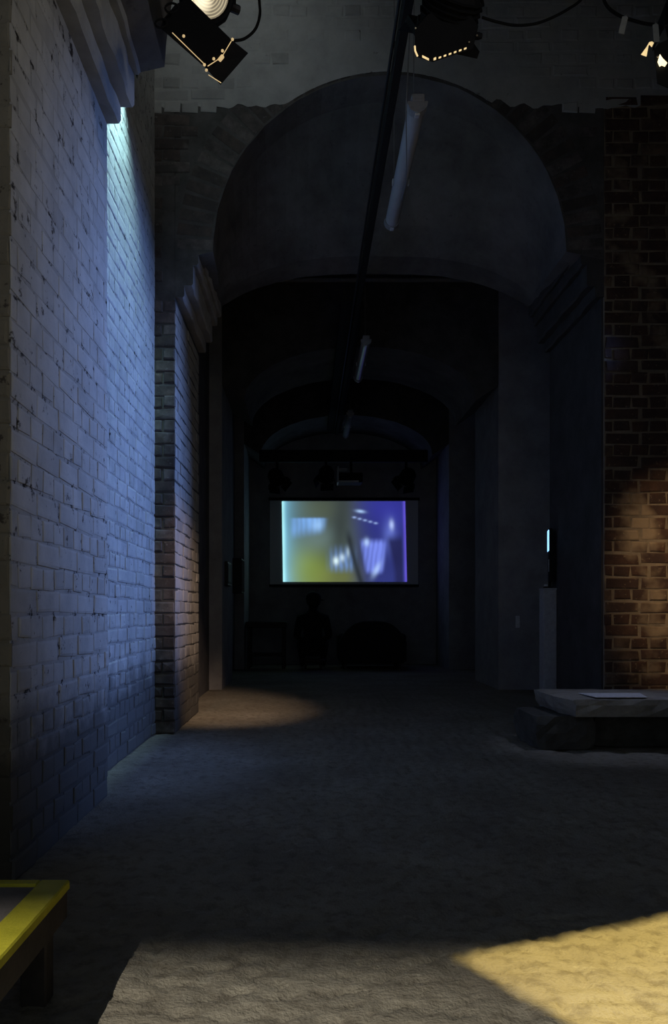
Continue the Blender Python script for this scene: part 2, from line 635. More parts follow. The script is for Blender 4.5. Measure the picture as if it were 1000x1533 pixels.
def arch(name, y0, y1, front, back, m, label, top):
    """wall over the opening with a vaulted soffit from the front profile to the back profile"""
    mid = 6
    b = MB()
    fr = [(XL, 2.95)] + front + [(XR, 2.95)]
    bk = [(XL, 2.95)] + back + [(XR, 2.95)]
    n = len(fr)
    rows = []
    for k in range(mid + 1):
        t = k / mid
        s = t * t * (3 - 2 * t) if front is not back else t
        rows.append([(f[0] + (g[0] - f[0]) * s + rnd.uniform(-.003, .003), y0 + (y1 - y0) * t,
                      f[1] + (g[1] - f[1]) * s + rnd.uniform(-.003, .003)) for f, g in zip(fr, bk)])
    vs = [p for r_ in rows for p in r_]
    F = []
    for k in range(mid):
        for i in range(n - 1):
            F.append((k * n + i, (k + 1) * n + i, (k + 1) * n + i + 1, k * n + i + 1))
    b.add(vs, F)
    for r_, y, flip in ((rows[0], y0, False), (rows[-1], y1, True)):
        vs = [(p[0], y, p[2]) for p in r_] + [(p[0], y, top) for p in r_]
        F = []
        for i in range(n - 1):
            q = (i, i + 1, n + i + 1, n + i)
            F.append(q[::-1] if flip else q)
        b.add(vs, F)
    o = b.obj(name, m)
    o.data.materials.append(M_SOOT_JOINT)
    for i, p in enumerate(o.data.polygons):
        p.material_index = 1 if i >= mid * (n - 1) else 0
    return tag(o, label, 'arch', kind='structure')


def wash_proud(z):
    """the limewash grows thicker towards the top and drowns the joints"""
    return max(0.0012, min(0.0048, 0.0048 - 0.0030 * (z - 0.9)))


# nearest pier on the left
pier = block('pier', (-3.6, P1[0], 0), (XL, P1[1], TOP), M_WHITE_JOINT,
             'limewashed brick pier filling the left edge, nearest the camera', 'pier')
lay(pier, (XL, P1[0], 0.004), (0, 1, 0), (1, 0, 0), P1[1] - P1[0], 0.0, 2.735, M_WHITE,
    wash_proud)
lay(pier, (XL - BL, P1[0], 0.004), (1, 0, 0), (0, -1, 0), BL, 0.0, 3.6, M_FRONT, 0.006, limit=160)
MB().box((XL - 0.30, P1[0] - 0.003, 0), (XL - 0.003, P1[0] + 0.01, 4.0)).obj('mortar_bed', M_FRONT, pier)
corbels(pier, XL, 1, *P1, M_WASHTOP, 2.766)

# bay wall behind it, washed in blue light
wl = block('wall_left', (-1.5, P1[1], 0), (XBL, P2[0], TOP), M_WHITE_JOINT,
           'recessed limewashed brick wall washed with blue light between the two left piers', 'wall')
lay(wl, (XBL, P1[1] + 0.06, 0.004), (0, 1, 0), (1, 0, 0), P2[0] - P1[1] - 0.06, 0.0, 3.6, M_WHITE, wash_proud,
    order=lambda t: (t[1] < 0.42, t[0]))

# second pier on the left
pier2 = block('pier', (-2.6, P2[0], 0), (XL, P2[1], TOP), M_SOOT_JOINT,
              'narrow left pier carrying the lit corbels of the middle arch', 'pier')
lay(pier2, (XL, P2[0], 0.004), (0, 1, 0), (1, 0, 0), P2[1] - P2[0], 0.0, 2.735, M_REVEAL, 0.004, bond='running')
lay(pier2, (XBL, P2[0], 0.004), (1, 0, 0), (0, -1, 0), XL - XBL, 0.0, 2.735, M_SOOT, 0.013, limit=100)
corbels(pier2, XL, 1, *P2, M_REVEAL, face=M_SOOT_JOINT)

# second pier on the right, warm light on its bricks
pier3 = block('pier', (XR, P2[0], 0), (3.6, P2[1], TOP), M_RED_JOINT,
              'right brick pier with warm light on its peeling red bricks', 'pier')
lay(pier3, (XR, P2[0], 0.004), (1, 0, 0), (0, -1, 0), 0.66, 0.0, 4.0, M_RED, 0.0055, shrink=(0.97, 0.93))
MB().box((XR - 0.012, P2[0] + 0.02, 0), (XR, P2[1], 2.735)).obj('plaster_face', M_JAMB, pier3)
corbels(pier3, XR, -1, *P2, M_JAMB)

# ---- arches
semi = [(CX + R * math.cos(math.pi * (1 - i / 40)), ZC + R * math.sin(math.pi * (1 - i / 40))) for i in range(41)]
low = seg_profile(1.15, 3.08, 0.235, 3.0)
a1 = arch('arch_wall', *P1, semi, semi, M_SOFFIT, 'nearest brick arch overhead, seen only at its left springing', TOP)
a2 = arch('arch_wall', *P2, semi, low, M_SOFFIT, 'middle arch with worn plaster soffit above the opening to the screen', TOP)


def coat_edge(x):
    z = 3.905 + 0.05 * noise.noise(Vector((x * 3.0, 1, 1))) + 0.035 * noise.noise(Vector((x * 13, 2, 1)))
    if abs(x - CX) < R + 0.02:
        z = max(z, ZC + math.sqrt(max(0, (R + 0.02) ** 2 - (x - CX) ** 2)))
    return z


def tymp_keep(u, z, ln):
    x = XBL + u
    if x < XL and z < 2.74 or x > XR and z < 4.0:
        return False
    if z < 2.95 and XL < x < XR:
        return False
    return all(math.hypot(px - CX, max(z - ZC, 0)) > R + 0.245 for px in (x - ln / 2, x + ln / 2)) and \
        (z > ZC or x < XL or x > XR or abs(x - CX) > R + 0.245)


lay(a2, (XBL, P2[0], 0.004), (1, 0, 0), (0, -1, 0), 2.51 - XBL, 2.735, 4.75, M_SOOT, lambda z: 0.006 if z < 3.9 else 0.0055, keep=tymp_keep,
    mfn=lambda u, z: M_WASHTOP if z > coat_edge(XBL + u) - 0.03 else M_SOOT)
MB().box((XBL, P2[0] - 0.002, 2.74), (XL, P2[0] + 0.02, TOP)).obj('mortar_bed', M_SOOT_JOINT, a2)
# thick limewash coat over the upper part, ragged along its lower edge
cb = MB()
xs_ = [XBL + (2.5 - XBL) * i / 120 for i in range(121)]
zb_ = []
for x in xs_:
    z = coat_edge(x)
    zb_.append(z)
vs_, fs_ = [], []
for x, z in zip(xs_, zb_):
    vs_ += [(x, P2[0] - 0.0035, z), (x, P2[0] - 0.0035, TOP), (x, P2[0] + 0.01, z)]
for i in range(120):
    a_ = 3 * i
    fs_ += [(a_, a_ + 3, a_ + 4, a_ + 1), (a_, a_ + 2, a_ + 5, a_ + 3)]
cb.add(vs_, fs_).obj('limewash_coat', M_WASHTOP, a2)
vm = [brick_mesh(0.215, 0.066, M_SOOT, 900 + k) for k in range(6)]
for ring in range(1):
    for k in range(44):
        t = math.pi * (k + 0.5) / 44
        rr = R + 0.118
        o = bpy.data.objects.new('voussoir_brick', rnd.choice(vm))
        COL.objects.link(o)
        o.parent = a2
        # the brick's length lies along the radius
        rad = Vector((math.cos(t), 0, math.sin(t)))
        tan = Vector((-math.sin(t), 0, math.cos(t)))
        rot = Matrix((rad, Vector((0, 1, 0)), tan)).transposed()
        o.matrix_local = Matrix.LocRotScale(Vector((CX + rr * rad.x, P2[0], ZC + rr * rad.z)), rot.to_quaternion(),
                                            (1, 0.0027 * rnd.uniform(.7, 1.2), 1))

# ---- the deeper bays, almost lost in the dark
low3 = seg_profile(1.12, 2.80, 0.52, 2.0)
for i, (pp, nm) in enumerate(((P3, 'third'), (P4, 'last'))):
    pl_ = block('pier', (-2.6, pp[0], 0), (XL, pp[1], 4.05), M_FARWALL, 'dark left pier of the %s arch before the screen' % nm, 'pier')
    pr_ = block('pier', (XR, pp[0], 0), (3.6, pp[1], 4.05), M_FARWALL, 'dark right pier of the %s arch before the screen' % nm, 'pier')
    arch('arch_wall', *pp, low3, low3, M_SOFFIT, 'dark low %s arch before the screen' % nm, 4.05)
for i, (ya, yb) in enumerate(((P2[1], P3[0]), (P3[1], P4[0]))):
    nm = ('second', 'deepest')[i]
    block('wall_left', (-1.5, ya, 0), (XBL, yb, 4.05), M_DARKWALL, 'dark left wall of the %s bay' % nm, 'wall')
    block('wall_right', (XBR, ya, 0), (3.2, yb, 4.05), M_DARKWALL, 'dark right wall of the %s bay' % nm, 'wall')
    block('ceiling', (-1.5, ya, 4.05), (3.2, yb, 4.25), M_DARKWALL, 'dark ceiling of the %s bay' % nm, 'ceiling')
block('wall_right', (2.9, P1[1], 0), (3.4, P2[0], TOP), M_DARKWALL, 'dark right wall of the first bay outside the picture', 'wall')
block('wall_right', (XR, P1[0], 0), (4.6, P1[1], TOP), M_SOOT_JOINT, 'right pier of the nearest arch outside the picture', 'wall')
block('ceiling', (-1.5, P1[1], TOP), (3.4, P2[1], TOP + 0.2), M_SOFFIT, 'high ceiling of the first bay', 'ceiling')
block('wall_back', (-2.0, 12.0, 0), (3.4, 12.3, 4.05), M_FARWALL, 'dark end wall behind the projection screen', 'wall')
block('wall_left', (-3.8, -2.0, 0), (-3.6, P1[1], TOP), M_DARKWALL, 'left wall of the near hall outside the picture', 'wall')
block('wall_right', (4.6, -2.0, 0), (4.8, P1[1], TOP), M_DARKWALL, 'right wall of the near hall outside the picture', 'wall')
block('ceiling', (-3.8, -2.0, TOP), (4.8, P1[0], TOP + 0.2), M_SOFFIT, 'ceiling of the near hall outside the picture', 'ceiling')


# ------------------------------------------------------------------ picture on the screen
def picture(u, v):
    """u to the right, v down; colour of the projected picture"""
    def blob(cu, cv, su, sv, ang=0.0):
        du, dv = u - cu, (v - cv) * 0.65
        ca, sa = math.cos(ang), math.sin(ang)
        a, b_ = du * ca + dv * sa, -du * sa + dv * ca
        return math.exp(-(a / su) ** 2 - (b_ / sv) ** 2)
    sm = lambda a, b_, x: max(0.0, min(1.0, (x - a) / (b_ - a))) ** 2 * (3 - 2 * max(0.0, min(1.0, (x - a) / (b_ - a))))
    c = Vector((0.060, 0.078, 0.066))
    def over(col, a):
        nonlocal c
        c = c.lerp(Vector(col), max(0.0, min(1.0, a)))
    n1 = noise.noise(Vector((u * 5, v * 4, 1.7)))
    n2 = noise.noise(Vector((u * 14, v * 9, 5.1)))
    over((0.085, 0.105, 0.06), 0.7 * blob(0.25, 0.10, 0.25, 0.10))
    over((0.22, 0.30, 0.04), 0.95 * blob(0.17, 0.88, 0.24, 0.22))
    over((0.16, 0.24, 0.25), 0.55 * blob(0.30, 0.45, 0.20, 0.12))
    over((0.20, 0.22, 0.05), 0.5 * blob(0.46, 0.95, 0.22, 0.10))
    over((0.028, 0.036, 0.20), 0.95 * sm(0.48, 0.78, u))
    over((0.035, 0.035, 0.33), 0.8 * blob(0.90, 0.06, 0.25, 0.22))
    over((0.040, 0.052, 0.050), 0.85 * blob(0.475, 0.30, 0.075, 0.34, 0.10))
    # left glow of the picture
    over((0.24, 0.66, 0.95), 0.9 * math.exp(-u / 0.070))
    over((0.45, 0.95, 1.0), math.exp(-(u / 0.022) ** 2))
    st = 0.72 + 0.28 * math.sin(u * 150 + 1.5 * n2)
    st2 = 0.70 + 0.30 * math.sin((u + 0.10 * v) * 165 + n2)
    # ribbed white patches
    a = sm(0.05, 0.09, u) * (1 - sm(0.30, 0.38, u + 0.10 * (v - 0.3))) * sm(0.19, 0.23, v) * (1 - sm(0.33, 0.50, v + 0.25 * (u - 0.1)))
    over((0.20, 0.42, 0.86), a * (0.55 + 0.45 * st) * (0.85 + 0.5 * n1))
    over((0.36, 0.62, 1.0), 0.7 * a * blob(0.29, 0.31, 0.05, 0.06))
    a = sm(0.33, 0.44, u) * (1 - sm(0.54, 0.62, u)) * sm(0.50, 0.72, v) * (1 - sm(0.78, 0.92, v))
    over((0.17, 0.30, 0.62), 0.85 * a * st)
    over((0.75, 0.95, 1.0), blob(0.43, 0.74, 0.022, 0.030))
    over((0.62, 0.82, 1.0), 0.8 * blob(0.48, 0.70, 0.020, 0.030) + 0.6 * blob(0.53, 0.63, 0.014, 0.040))
    d = u - (0.62 + 0.10 * (v - 0.48))
    wd = 0.235 - 0.22 * max(0, v - 0.48) ** 1.3
    a = sm(-0.01, 0.03, d) * (1 - sm(wd - 0.06, wd, d)) * sm(0.44, 0.55, v) * (1 - sm(0.84, 0.93, v))
    over((0.19, 0.26, 0.86), a * (0.45 + 0.55 * st2) * (0.75 + 0.6 * d / 0.2))
    over((0.45, 0.62, 1.0), 0.9 * blob(0.68, 0.51, 0.022, 0.030) + 0.8 * blob(0.755, 0.85, 0.022, 0.060, 0.5))
    over((0.42, 0.62, 0.98), 0.9 * blob(0.635, 0.125, 0.035, 0.012, 0.12))
    for k in range(5):
        over((0.38, 0.52, 0.95), 0.75 * blob(0.585 + 0.043 * k, 0.20 + 0.018 * k, 0.015, 0.008))
    over((0.55, 0.68, 1.0), blob(0.885, 0.30, 0.018, 0.040))
    over((0.16, 0.22, 0.75), 0.6 * blob(0.87, 0.42, 0.05, 0.12))
    # dark bow and dark corner
    xb = 0.525 + 0.16 * max(0, v - 0.25) ** 1.5
    over((0.022, 0.028, 0.035), 0.9 * math.exp(-((u - xb) / 0.026) ** 2) * sm(0.3, 0.5, v))
    over((0.018, 0.020, 0.090), 0.95 * sm(0.845, 0.90, u + 0.03 * math.sin(v * 5)) * sm(0.38, 0.52, v) * (1 - sm(0.955, 0.98, u)))
    over((0.14, 0.10, 0.72), 0.8 * math.exp(-((u - 0.992) / 0.012) ** 2))
    return Vector([max(0.0, x) for x in c]) * (1.0 + 0.12 * n1)


def screen():
    y = 11.93
    k = 1250 / y
    X = lambda px: (px - 460) / k
    Z = lambda py: CAM_Z + (915 - py) / k
    root = empty('projection_screen', (X(515), y, Z(875)),
                 'wide projection screen on the end wall showing a blurred blue and green picture', 'screen')
    L = lambda p: (p[0] - X(515), p[1] - y, p[2] - Z(875))
    MB().cbox(L((X(404), y, Z(875))), L((X(626), y + 0.05, Z(749))), 0.004).obj('screen_board', M_BOARD, root)
    MB().tube([L((X(402), y + 0.01, Z(747))), L((X(628), y + 0.01, Z(747)))], 0.022, 10).obj('top_roller', M_BLACK, root)
    MB().cbox(L((X(403), y - 0.012, Z(878.5))), L((X(627), y + 0.02, Z(875))), 0.003).obj('bottom_bar', M_BLACK, root)
    nu, nv = 150, 96
    vs, F, cols = [], [], []
    for j in range(nv + 1):
        v = j / nv
        for i in range(nu + 1):
            u = i / nu
            px = 422 + 1.8 * v + u * (184.5 + 1.0 * v)
            vs.append(L((X(px), y - 0.004, Z(750.5 + 120.5 * v))))
            cols.append(picture(u, v))
    for j in range(nv):
        for i in range(nu):
            F.append((j * (nu + 1) + i, (j + 1) * (nu + 1) + i, (j + 1) * (nu + 1) + i + 1, j * (nu + 1) + i + 1))
    m, nt, b = mat('projected_picture')
    at = N(nt, 'ShaderNodeVertexColor', layer_name='picture')
    nt.links.new(at.outputs[0], b.inputs['Emission Color'])
    b.inputs['Emission Strength'].default_value = 1.0
    b.inputs['Base Color'].default_value = (0.05, 0.05, 0.05, 1)
    b.inputs['Roughness'].default_value = 0.9
    o = MB().add(vs, F).obj('projected_picture', m, root)
    ca = o.data.color_attributes.new('picture', 'FLOAT_COLOR', 'POINT')
    for i, c in enumerate(cols):
        ca.data[i].color = (c[0], c[1], c[2], 1)


screen()


# ------------------------------------------------------------------ stage lamps
def lamp_body(root, s=1.0, square=True, doors=(40, 40, 40, 40), lens=M_LENS, slots=False, yoke_up=0.24, rot=None):
    """a fresnel stage lamp: beam along local -z; s = scale. parts of the lamp are children of root"""
    h = 0.105 * s
    b = MB()                                    # housing: chamfered box, domed back
    prof = [(0.0, 0.185 * s), (0.05 * s, 0.182 * s), (0.088 * s, 0.16 * s), (0.108 * s, 0.12 * s), (0.110 * s, 0.02 * s), (0.118 * s, 0.018 * s), (0.118 * s, 0.0), (0.098 * s, 0.0)]
    b.lathe(prof, 12)
    hs = b.obj('housing', M_BLACK, root)
    f = MB()
    for k in range(5):                          # cooling fins
        z = (0.045 + 0.02 * k) * s
        f.lathe([(0.108 * s, z), (0.120 * s, z + 0.001), (0.120 * s, z + 0.005 * s), (0.108 * s, z + 0.006 * s)], 12)
    f.obj('cooling_fin', M_BLACK, hs)
    l = MB()                                    # stepped fresnel lens
    pr = [(0.0, -0.010 * s)]
    for k in range(1, 9):
        r = 0.0115 * s * k
        pr += [(r - 0.0015 * s, -0.004 * s), (r, -0.010 * s + 0.0004 * k * s)]
    l.lathe(pr, 28)
    l.obj('lens', lens, root)
    # square colour frame in front of the lens
    q = MB()
    a, c = 0.122 * s, 0.100 * s
    if not square:
        q.lathe([(0.100 * s, -0.012 * s), (0.112 * s, -0.012 * s), (0.116 * s, -0.002 * s), (0.100 * s, -0.002 * s)], 24)
    for (lo, hi) in () if not square else (((-a, -a, -0.03 * s), (a, -c, -0.004 * s)), ((-a, c, -0.03 * s), (a, a, -0.004 * s)),
                     ((-a, -c, -0.03 * s), (-c, c, -0.004 * s)), ((c, -c, -0.03 * s), (a, c, -0.004 * s))):
        q.box(lo, hi)
    q.obj('colour_frame', M_BLACK, root)
    for i, ang in enumerate(doors):             # four hinged barn doors
        if ang is None:
            continue
        T = Matrix.Rotation(i * math.pi / 2, 4, 'Z') @ Matrix.Translation((0, -a, -0.03 * s)) @ Matrix.Rotation(math.radians(ang), 4, 'X')
        d = MB()
        L, t = (0.15 if i % 2 == 0 else 0.12) * s, 0.002
        vs = [(-a, 0, 0), (a, 0, 0), (0.78 * a, 0, -L), (-0.78 * a, 0, -L)]
        vs = vs + [(p[0], p[1] - t, p[2]) for p in vs]
        d.add([T @ Vector(p) for p in vs], [(0, 1, 2, 3), (7, 6, 5, 4), (0, 4, 5, 1), (1, 5, 6, 2), (2, 6, 7, 3), (3, 7, 4, 0)])
        dd = d.obj('barn_door', M_BLACK, root)
        MB().tube([T @ Vector((-a, 0, 0)), T @ Vector((a, 0, 0))], 0.005 * s, 6).obj('hinge', M_DARKSTEEL, dd)
    return hs


def yoke(root, q, up, s=1.0):
    """U-bracket from the lamp's sides straight up to the bar, with a hook clamp; q = lamp rotation"""
    side = q @ Vector((1, 0, 0))
    side.z = 0
    side.normalize()
    w_ = 0.135 * s
    c = q @ Vector((0, 0, 0.08 * s))
    A, B = c + side * w_, c - side * w_
    tz = up
    b = MB()
    pts = [A, Vector((A.x, A.y, tz - 0.07)), Vector((A.x * 0.7 + B.x * 0.3, A.y * 0.7 + B.y * 0.3, tz - 0.045)),
           Vector((A.x * 0.3 + B.x * 0.7, A.y * 0.3 + B.y * 0.7, tz - 0.045)), Vector((B.x, B.y, tz - 0.07)), B]
    b.tube(pts, 0.010, 6)
    b.obj('yoke', M_BLACK, root)
    for P, sg in ((A, 1), (B, -1)):
        MB().tube([P - side * 0.012 * sg, P + side * 0.022 * sg], 0.016, 8).obj('tilt_knob', M_DARKSTEEL, root)
    top = (A + B) / 2
    k = MB()
    k.tube([(top.x, top.y, tz - 0.05), (top.x, top.y, tz - 0.01)], 0.012, 8)
    k.tube([(top.x, top.y + 0.034 * math.cos(t), tz + 0.026 + 0.034 * math.sin(t)) for t in [math.radians(-90 + 30 * i) for i in range(9)]], 0.008, 6)
    k.obj('hook_clamp', M_DARKSTEEL, root)


BAR_Z = 3.29
bar = MB().tube([(-0.60, 3.0, BAR_Z), (1.62, 3.0, BAR_Z)], 0.024, 14).obj('lighting_bar', M_DARKSTEEL, smooth=True)
tag(bar, 'steel scaffold bar that carries the three stage lamps under the near arch', 'bar')


def quat_frame(fwd, upv):
    """rotation whose -z is fwd and whose +y is near upv"""
    z = -Vector(fwd).normalized()
    x = Vector(upv).cross(z).normalized()
    y = z.cross(x)
    return Matrix((x, y, z)).transposed().to_quaternion()


def child_lamp(root, q, **kw):
    """pivot part: the lamp's turned parts hang on the thing's Empty with their own rotation baked in"""
    before = set(bpy.data.objects)
    lamp_body(root, **kw)
    R4 = q.to_matrix().to_4x4()
    for o in set(bpy.data.objects) - before:
        if o.type == 'MESH':
            o.data.transform(R4)


# left lamp: its lens is turned to the camera, one wide leaf hangs below it
def left_lamp():
    y = 3.0
    k = 1250 / y
    W = lambda px, py, yy=y: Vector(((px - 460) / (1250 / yy), yy, CAM_Z + (915 - py) / (1250 / yy)))
    C = W(310, -10)
    root = empty('stage_lamp', C, 'left stage lamp with glowing ribbed lens and wide open black leaf', 'lamp', 'stage lamps on the bar')
    q = quat_frame(Vector((0.16, -0.86, -0.48)), Vector((0.55, 0.15, 0.8)))
    child_lamp(root, q, s=0.84, square=False, lens=M_LENSRING, doors=(None,) * 4)
    yoke(root, q, BAR_Z - C.z, 0.84)
    # the big lower leaf and its folded ear, standing off in front of the lens
    def sheet(pts, t):
        n = (pts[1] - pts[0]).cross(pts[2] - pts[0]).normalized() * t
        m_ = len(pts)
        vs = [p - C for p in pts] + [p + n - C for p in pts]
        F = [tuple(range(m_)), tuple(range(2 * m_ - 1, m_ - 1, -1))] + [(i, i + m_, (i + 1) % m_ + m_, (i + 1) % m_) for i in range(m_)]
        return MB().add(vs, F)
    A, B, Cc, D = W(240, 42, 2.86), W(308, 102, 2.86), W(346, 60, 2.92), W(283, -2, 2.93)
    Am, Dm = W(244, 30, 2.87), W(262, 8, 2.91)
    leaf = sheet([A, B, Cc, D, Dm, Am], 0.003).obj('barn_door', M_BLACK, root)
    ear = sheet([B, W(330, 127, 2.90), W(371, 80, 2.95), W(346, 60, 2.92)], 0.003).obj('barn_door', M_BLACK, root)
    MB().tube([W(258, 49, 2.85) - C, W(306, 96, 2.85) - C], 0.0015, 6).obj('edge_glint', M_GLINT, leaf)  # self-glowing rod drawn as a lens-lit leaf edge
    MB().tube([W(311, 99, 2.85) - C, W(325, 90, 2.86) - C, W(334, 82, 2.86) - C, W(346, 62, 2.91) - C], 0.0015, 6).obj('edge_glint', M_GLINT, leaf)
    MB().tube([W(312, 112, 2.86) - C, W(331, 124, 2.885) - C], 0.0015, 6).obj('edge_glint', M_GLINT, ear)
    b = MB()
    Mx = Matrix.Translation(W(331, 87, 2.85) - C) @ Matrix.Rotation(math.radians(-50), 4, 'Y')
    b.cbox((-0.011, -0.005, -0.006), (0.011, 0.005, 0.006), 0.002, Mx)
    b.obj('clip', M_GLINT, leaf)
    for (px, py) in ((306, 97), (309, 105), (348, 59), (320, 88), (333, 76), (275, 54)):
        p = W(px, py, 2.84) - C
        MB().lathe([(0.0, -0.004), (0.0042, -0.003), (0.005, 0), (0.0042, 0.003), (0.0, 0.004)], 8, Matrix.Translation(p)).obj('rivet', M_GLINT, leaf)
    # two wire handles at the corner
    for (px, py, r_) in ((241, 35, 0.020), (257, 12, 0.022)):
        c = W(px, py, 2.86) - C
        MB().tube([c + Vector((r_ * math.cos(t), 0.2 * r_ * math.sin(t), r_ * 0.9 * math.sin(t))) for t in [2 * math.pi * i / 14 for i in range(15)]], 0.004, 6).obj('handle_loop', M_BLACK, leaf)
    return root


left_lamp()


def mid_lamp():
    C = Vector((0.50, 3.06, 2.885))
    root = empty('stage_lamp', C, 'middle stage lamp seen from behind with light leaking along its lower edge', 'lamp', 'stage lamps on the bar')
    q = quat_frame(Vector((-0.25, 0.80, -0.62)), Vector((0, 0, 1)))
    child_lamp(root, q, s=0.92, doors=(None, None, -60, None))
    b = MB()
    k = 1250 / 2.95
    W = lambda px, py, yy=2.95: Vector(((px - 460) / (1250 / yy), yy, CAM_Z + (915 - py) / (1250 / yy))) - C
    # cable box hanging below the housing, with the vent slots that leak light
    P = [W(621, 45), W(621, 76), W(626, 86), W(648, 93), W(708, 73), W(716, 40), W(700, 14), W(672, 10), W(640, 22)]
    Q = [p + Vector((0.02, 0.14, 0.125)) for p in P]
    n = len(P)
    b.add(P + Q, [tuple(range(n - 1, -1, -1)), tuple(range(n, 2 * n))] + [(i, (i + 1) % n, (i + 1) % n + n, i + n) for i in range(n)])
    rear = b.obj('rear_cover', M_BLACK, root)
    def slot(p0, p1, hh):
        d = (p1 - p0)
        up = Vector((0, 0, hh))
        y = Vector((0, -0.0035, 0))
        MB().add([p0 + y, p1 + y, p1 + y + up, p0 + y + up, p0, p1, p1 + up, p0 + up],
                 [(0, 1, 2, 3), (0, 4, 5, 1), (2, 6, 7, 3), (1, 5, 6, 2), (0, 3, 7, 4)]).obj('vent_slot', M_LEAKLIT, rear)
    for i in range(7):
        t0, t1 = i / 7 + 0.02, (i + 0.62) / 7
        a, e = W(648, 91), W(701, 72.5)
        slot(a.lerp(e, t0), a.lerp(e, t1), 0.0042 if i else 0.007)
    slot(W(632, 86), W(642, 91), 0.006)
    MB().tube([W(621, 69, 2.947), W(621.5, 76, 2.947), W(625, 84, 2.947)], 0.0034, 6).obj('vent_slot', M_LEAKLIT, rear)
    for (px, py) in ((622, 42), (702, 63), (714, 53)):
        MB().lathe([(0.0, -0.003), (0.003, -0.002), (0.0036, 0), (0.003, 0.002), (0.0, 0.003)], 8, Matrix.Translation(W(px, py, 2.944))).obj('rivet', M_BRIGHTSTEEL, rear)
    MB().lathe([(0, -.02), (.008, -.018), (.012, -.006), (.012, .006), (.008, .018), (0, .02)], 10,
               Matrix.Translation(W(714, 54, 2.96)) @ Matrix.Rotation(math.pi / 2, 4, 'Y')).obj('tilt_knob', M_BLACK, root)
    # two straps up to the bar
    for px in (644.5, 679):
        p = W(px, 24, 2.97)
        MB().cbox((p.x - 0.011, p.y - 0.006, p.z - 0.03), (p.x + 0.011, p.y + 0.006, BAR_Z - C.z), 0.002).obj('hanging_strap', M_BLACK, root)
    MB().cbox((W(644, 0).x - 0.02, -0.09, BAR_Z - C.z - 0.03), (W(680, 0).x + 0.02, -0.02, BAR_Z - C.z + 0.03), 0.006).obj('hook_clamp', M_DARKSTEEL, root)


mid_lamp()


def right_lamp():
    C = Vector((1.385, 2.98, 2.955))
    root = empty('stage_lamp', C, 'right stage lamp cut by the picture edge with two brightly lit leaf edges', 'lamp', 'stage lamps on the bar')
    q = quat_frame(Vector((0.40, 0.75, -0.55)), Vector((0, 0, 1)))
    child_lamp(root, q, s=0.8, doors=(-20, -40, -50, -30))
    yoke(root, q, BAR_Z - C.z, 0.8)
    k = 1250 / 2.86
    W = lambda px, py, yy=2.86: Vector(((px - 460) / (1250 / yy), yy, CAM_Z + (915 - py) / (1250 / yy))) - C
    def plate(pts, t, nm, m):
        n = len(pts)
        Q = [p + Vector((0, t, 0)) for p in pts]
        return MB().add(pts + Q, [tuple(range(n)), tuple(range(2 * n - 1, n - 1, -1))] + [(i, i + n, (i + 1) % n + n, (i + 1) % n) for i in range(n)]).obj(nm, m, root)
    plate([W(979, 64), W(976, 70), W(973, 66), W(971, 68), W(968, 84), W(960, 81), W(968, 70), W(972, 63), W(976, 62)], 0.003, 'bent_bracket', M_LEAKLIT)  # bracket glows itself in place of lamp light falling on it
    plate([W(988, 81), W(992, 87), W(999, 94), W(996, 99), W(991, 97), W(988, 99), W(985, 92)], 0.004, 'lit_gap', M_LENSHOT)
    plate([W(1030, 60), W(1003, 56), W(988, 62), W(981, 70), W(983, 92), W(986, 122), W(1010, 132), W(1040, 110)], -0.003, 'barn_door', M_BLACK).location = (0, 0.012, 0)
    MB().lathe([(0, -.003), (.003, -.002), (.0038, 0), (.003, .002), (0, .003)], 8, Matrix.Translation(W(984, 85, 2.85))).obj('rivet', M_BRIGHTSTEEL, root)


right_lamp()


# lamps outside the picture: real fixtures with shutters that cut the beams
def shutter_lamp(L, quad, t, label, s=0.9):
    L = Vector(L)
    root = empty('shuttered_lamp', L, label, 'lamp')
    c = sum((Vector(p) for p in quad), Vector()) / 4
    q = quat_frame(c - L, Vector((0, 1, 0.2)))
    inn = [(Vector(p) - L) * t for p in quad]
    cc = sum(inn, Vector()) / 4
    e1, e2 = (inn[1] - inn[0]).normalized(), (inn[0] - inn[3]).normalized()
    out = [p + (e1 * a_ + e2 * b_) * 0.52 for p, (a_, b_) in zip(inn, ((-1, 1), (1, 1), (1, -1), (-1, -1)))]
    for i in range(4):                          # four shutter blades
        k = (i + 1) % 4
        vs = [inn[i], inn[k], out[k], out[i]]
        dn = -cc.normalized() * 0.002
        MB().add(vs + [p + dn for p in vs], [(0, 1, 2, 3), (7, 6, 5, 4), (0, 4, 5, 1), (1, 5, 6, 2), (2, 6, 7, 3), (3, 7, 4, 0)]).obj('shutter_blade', M_BLACK, root)
    b = MB()
    up = -cc.normalized()
    n = 12
    M4 = q.to_matrix().to_4x4()
    b.lathe([(0.0, 0.20), (0.09, 0.19), (0.13, 0.13), (0.15, 0.0), (0.24, -cc.length + 0.004)], 16, M4)
    b.obj('housing', M_BLACK, root)
    MB().tube([up * 0.16, up * 0.16 + Vector((0, 0, 0.1)), Vector((up.x * 0.16, up.y * 0.16, TOP - 0.004 - L.z))], 0.014, 8).obj('drop_rod', M_DARKSTEEL, root)
    return root


shutter_lamp(POOL[0], [(0.33, 1.835, 0), (1.60, 2.39, 0), (2.15, 1.33, 0), (0.88, 0.78, 0)], 0.07,
             'ceiling lamp outside the picture throwing the yellow patch on the floor')
shutter_lamp(FLOOR[0], [(-2.2, 1.81, 0), (1.6, 1.79, 0), (1.6, 0.2, 0), (-2.2, 0.2, 0)], 0.07,
             'ceiling lamp outside the picture lighting the near strip of floor')


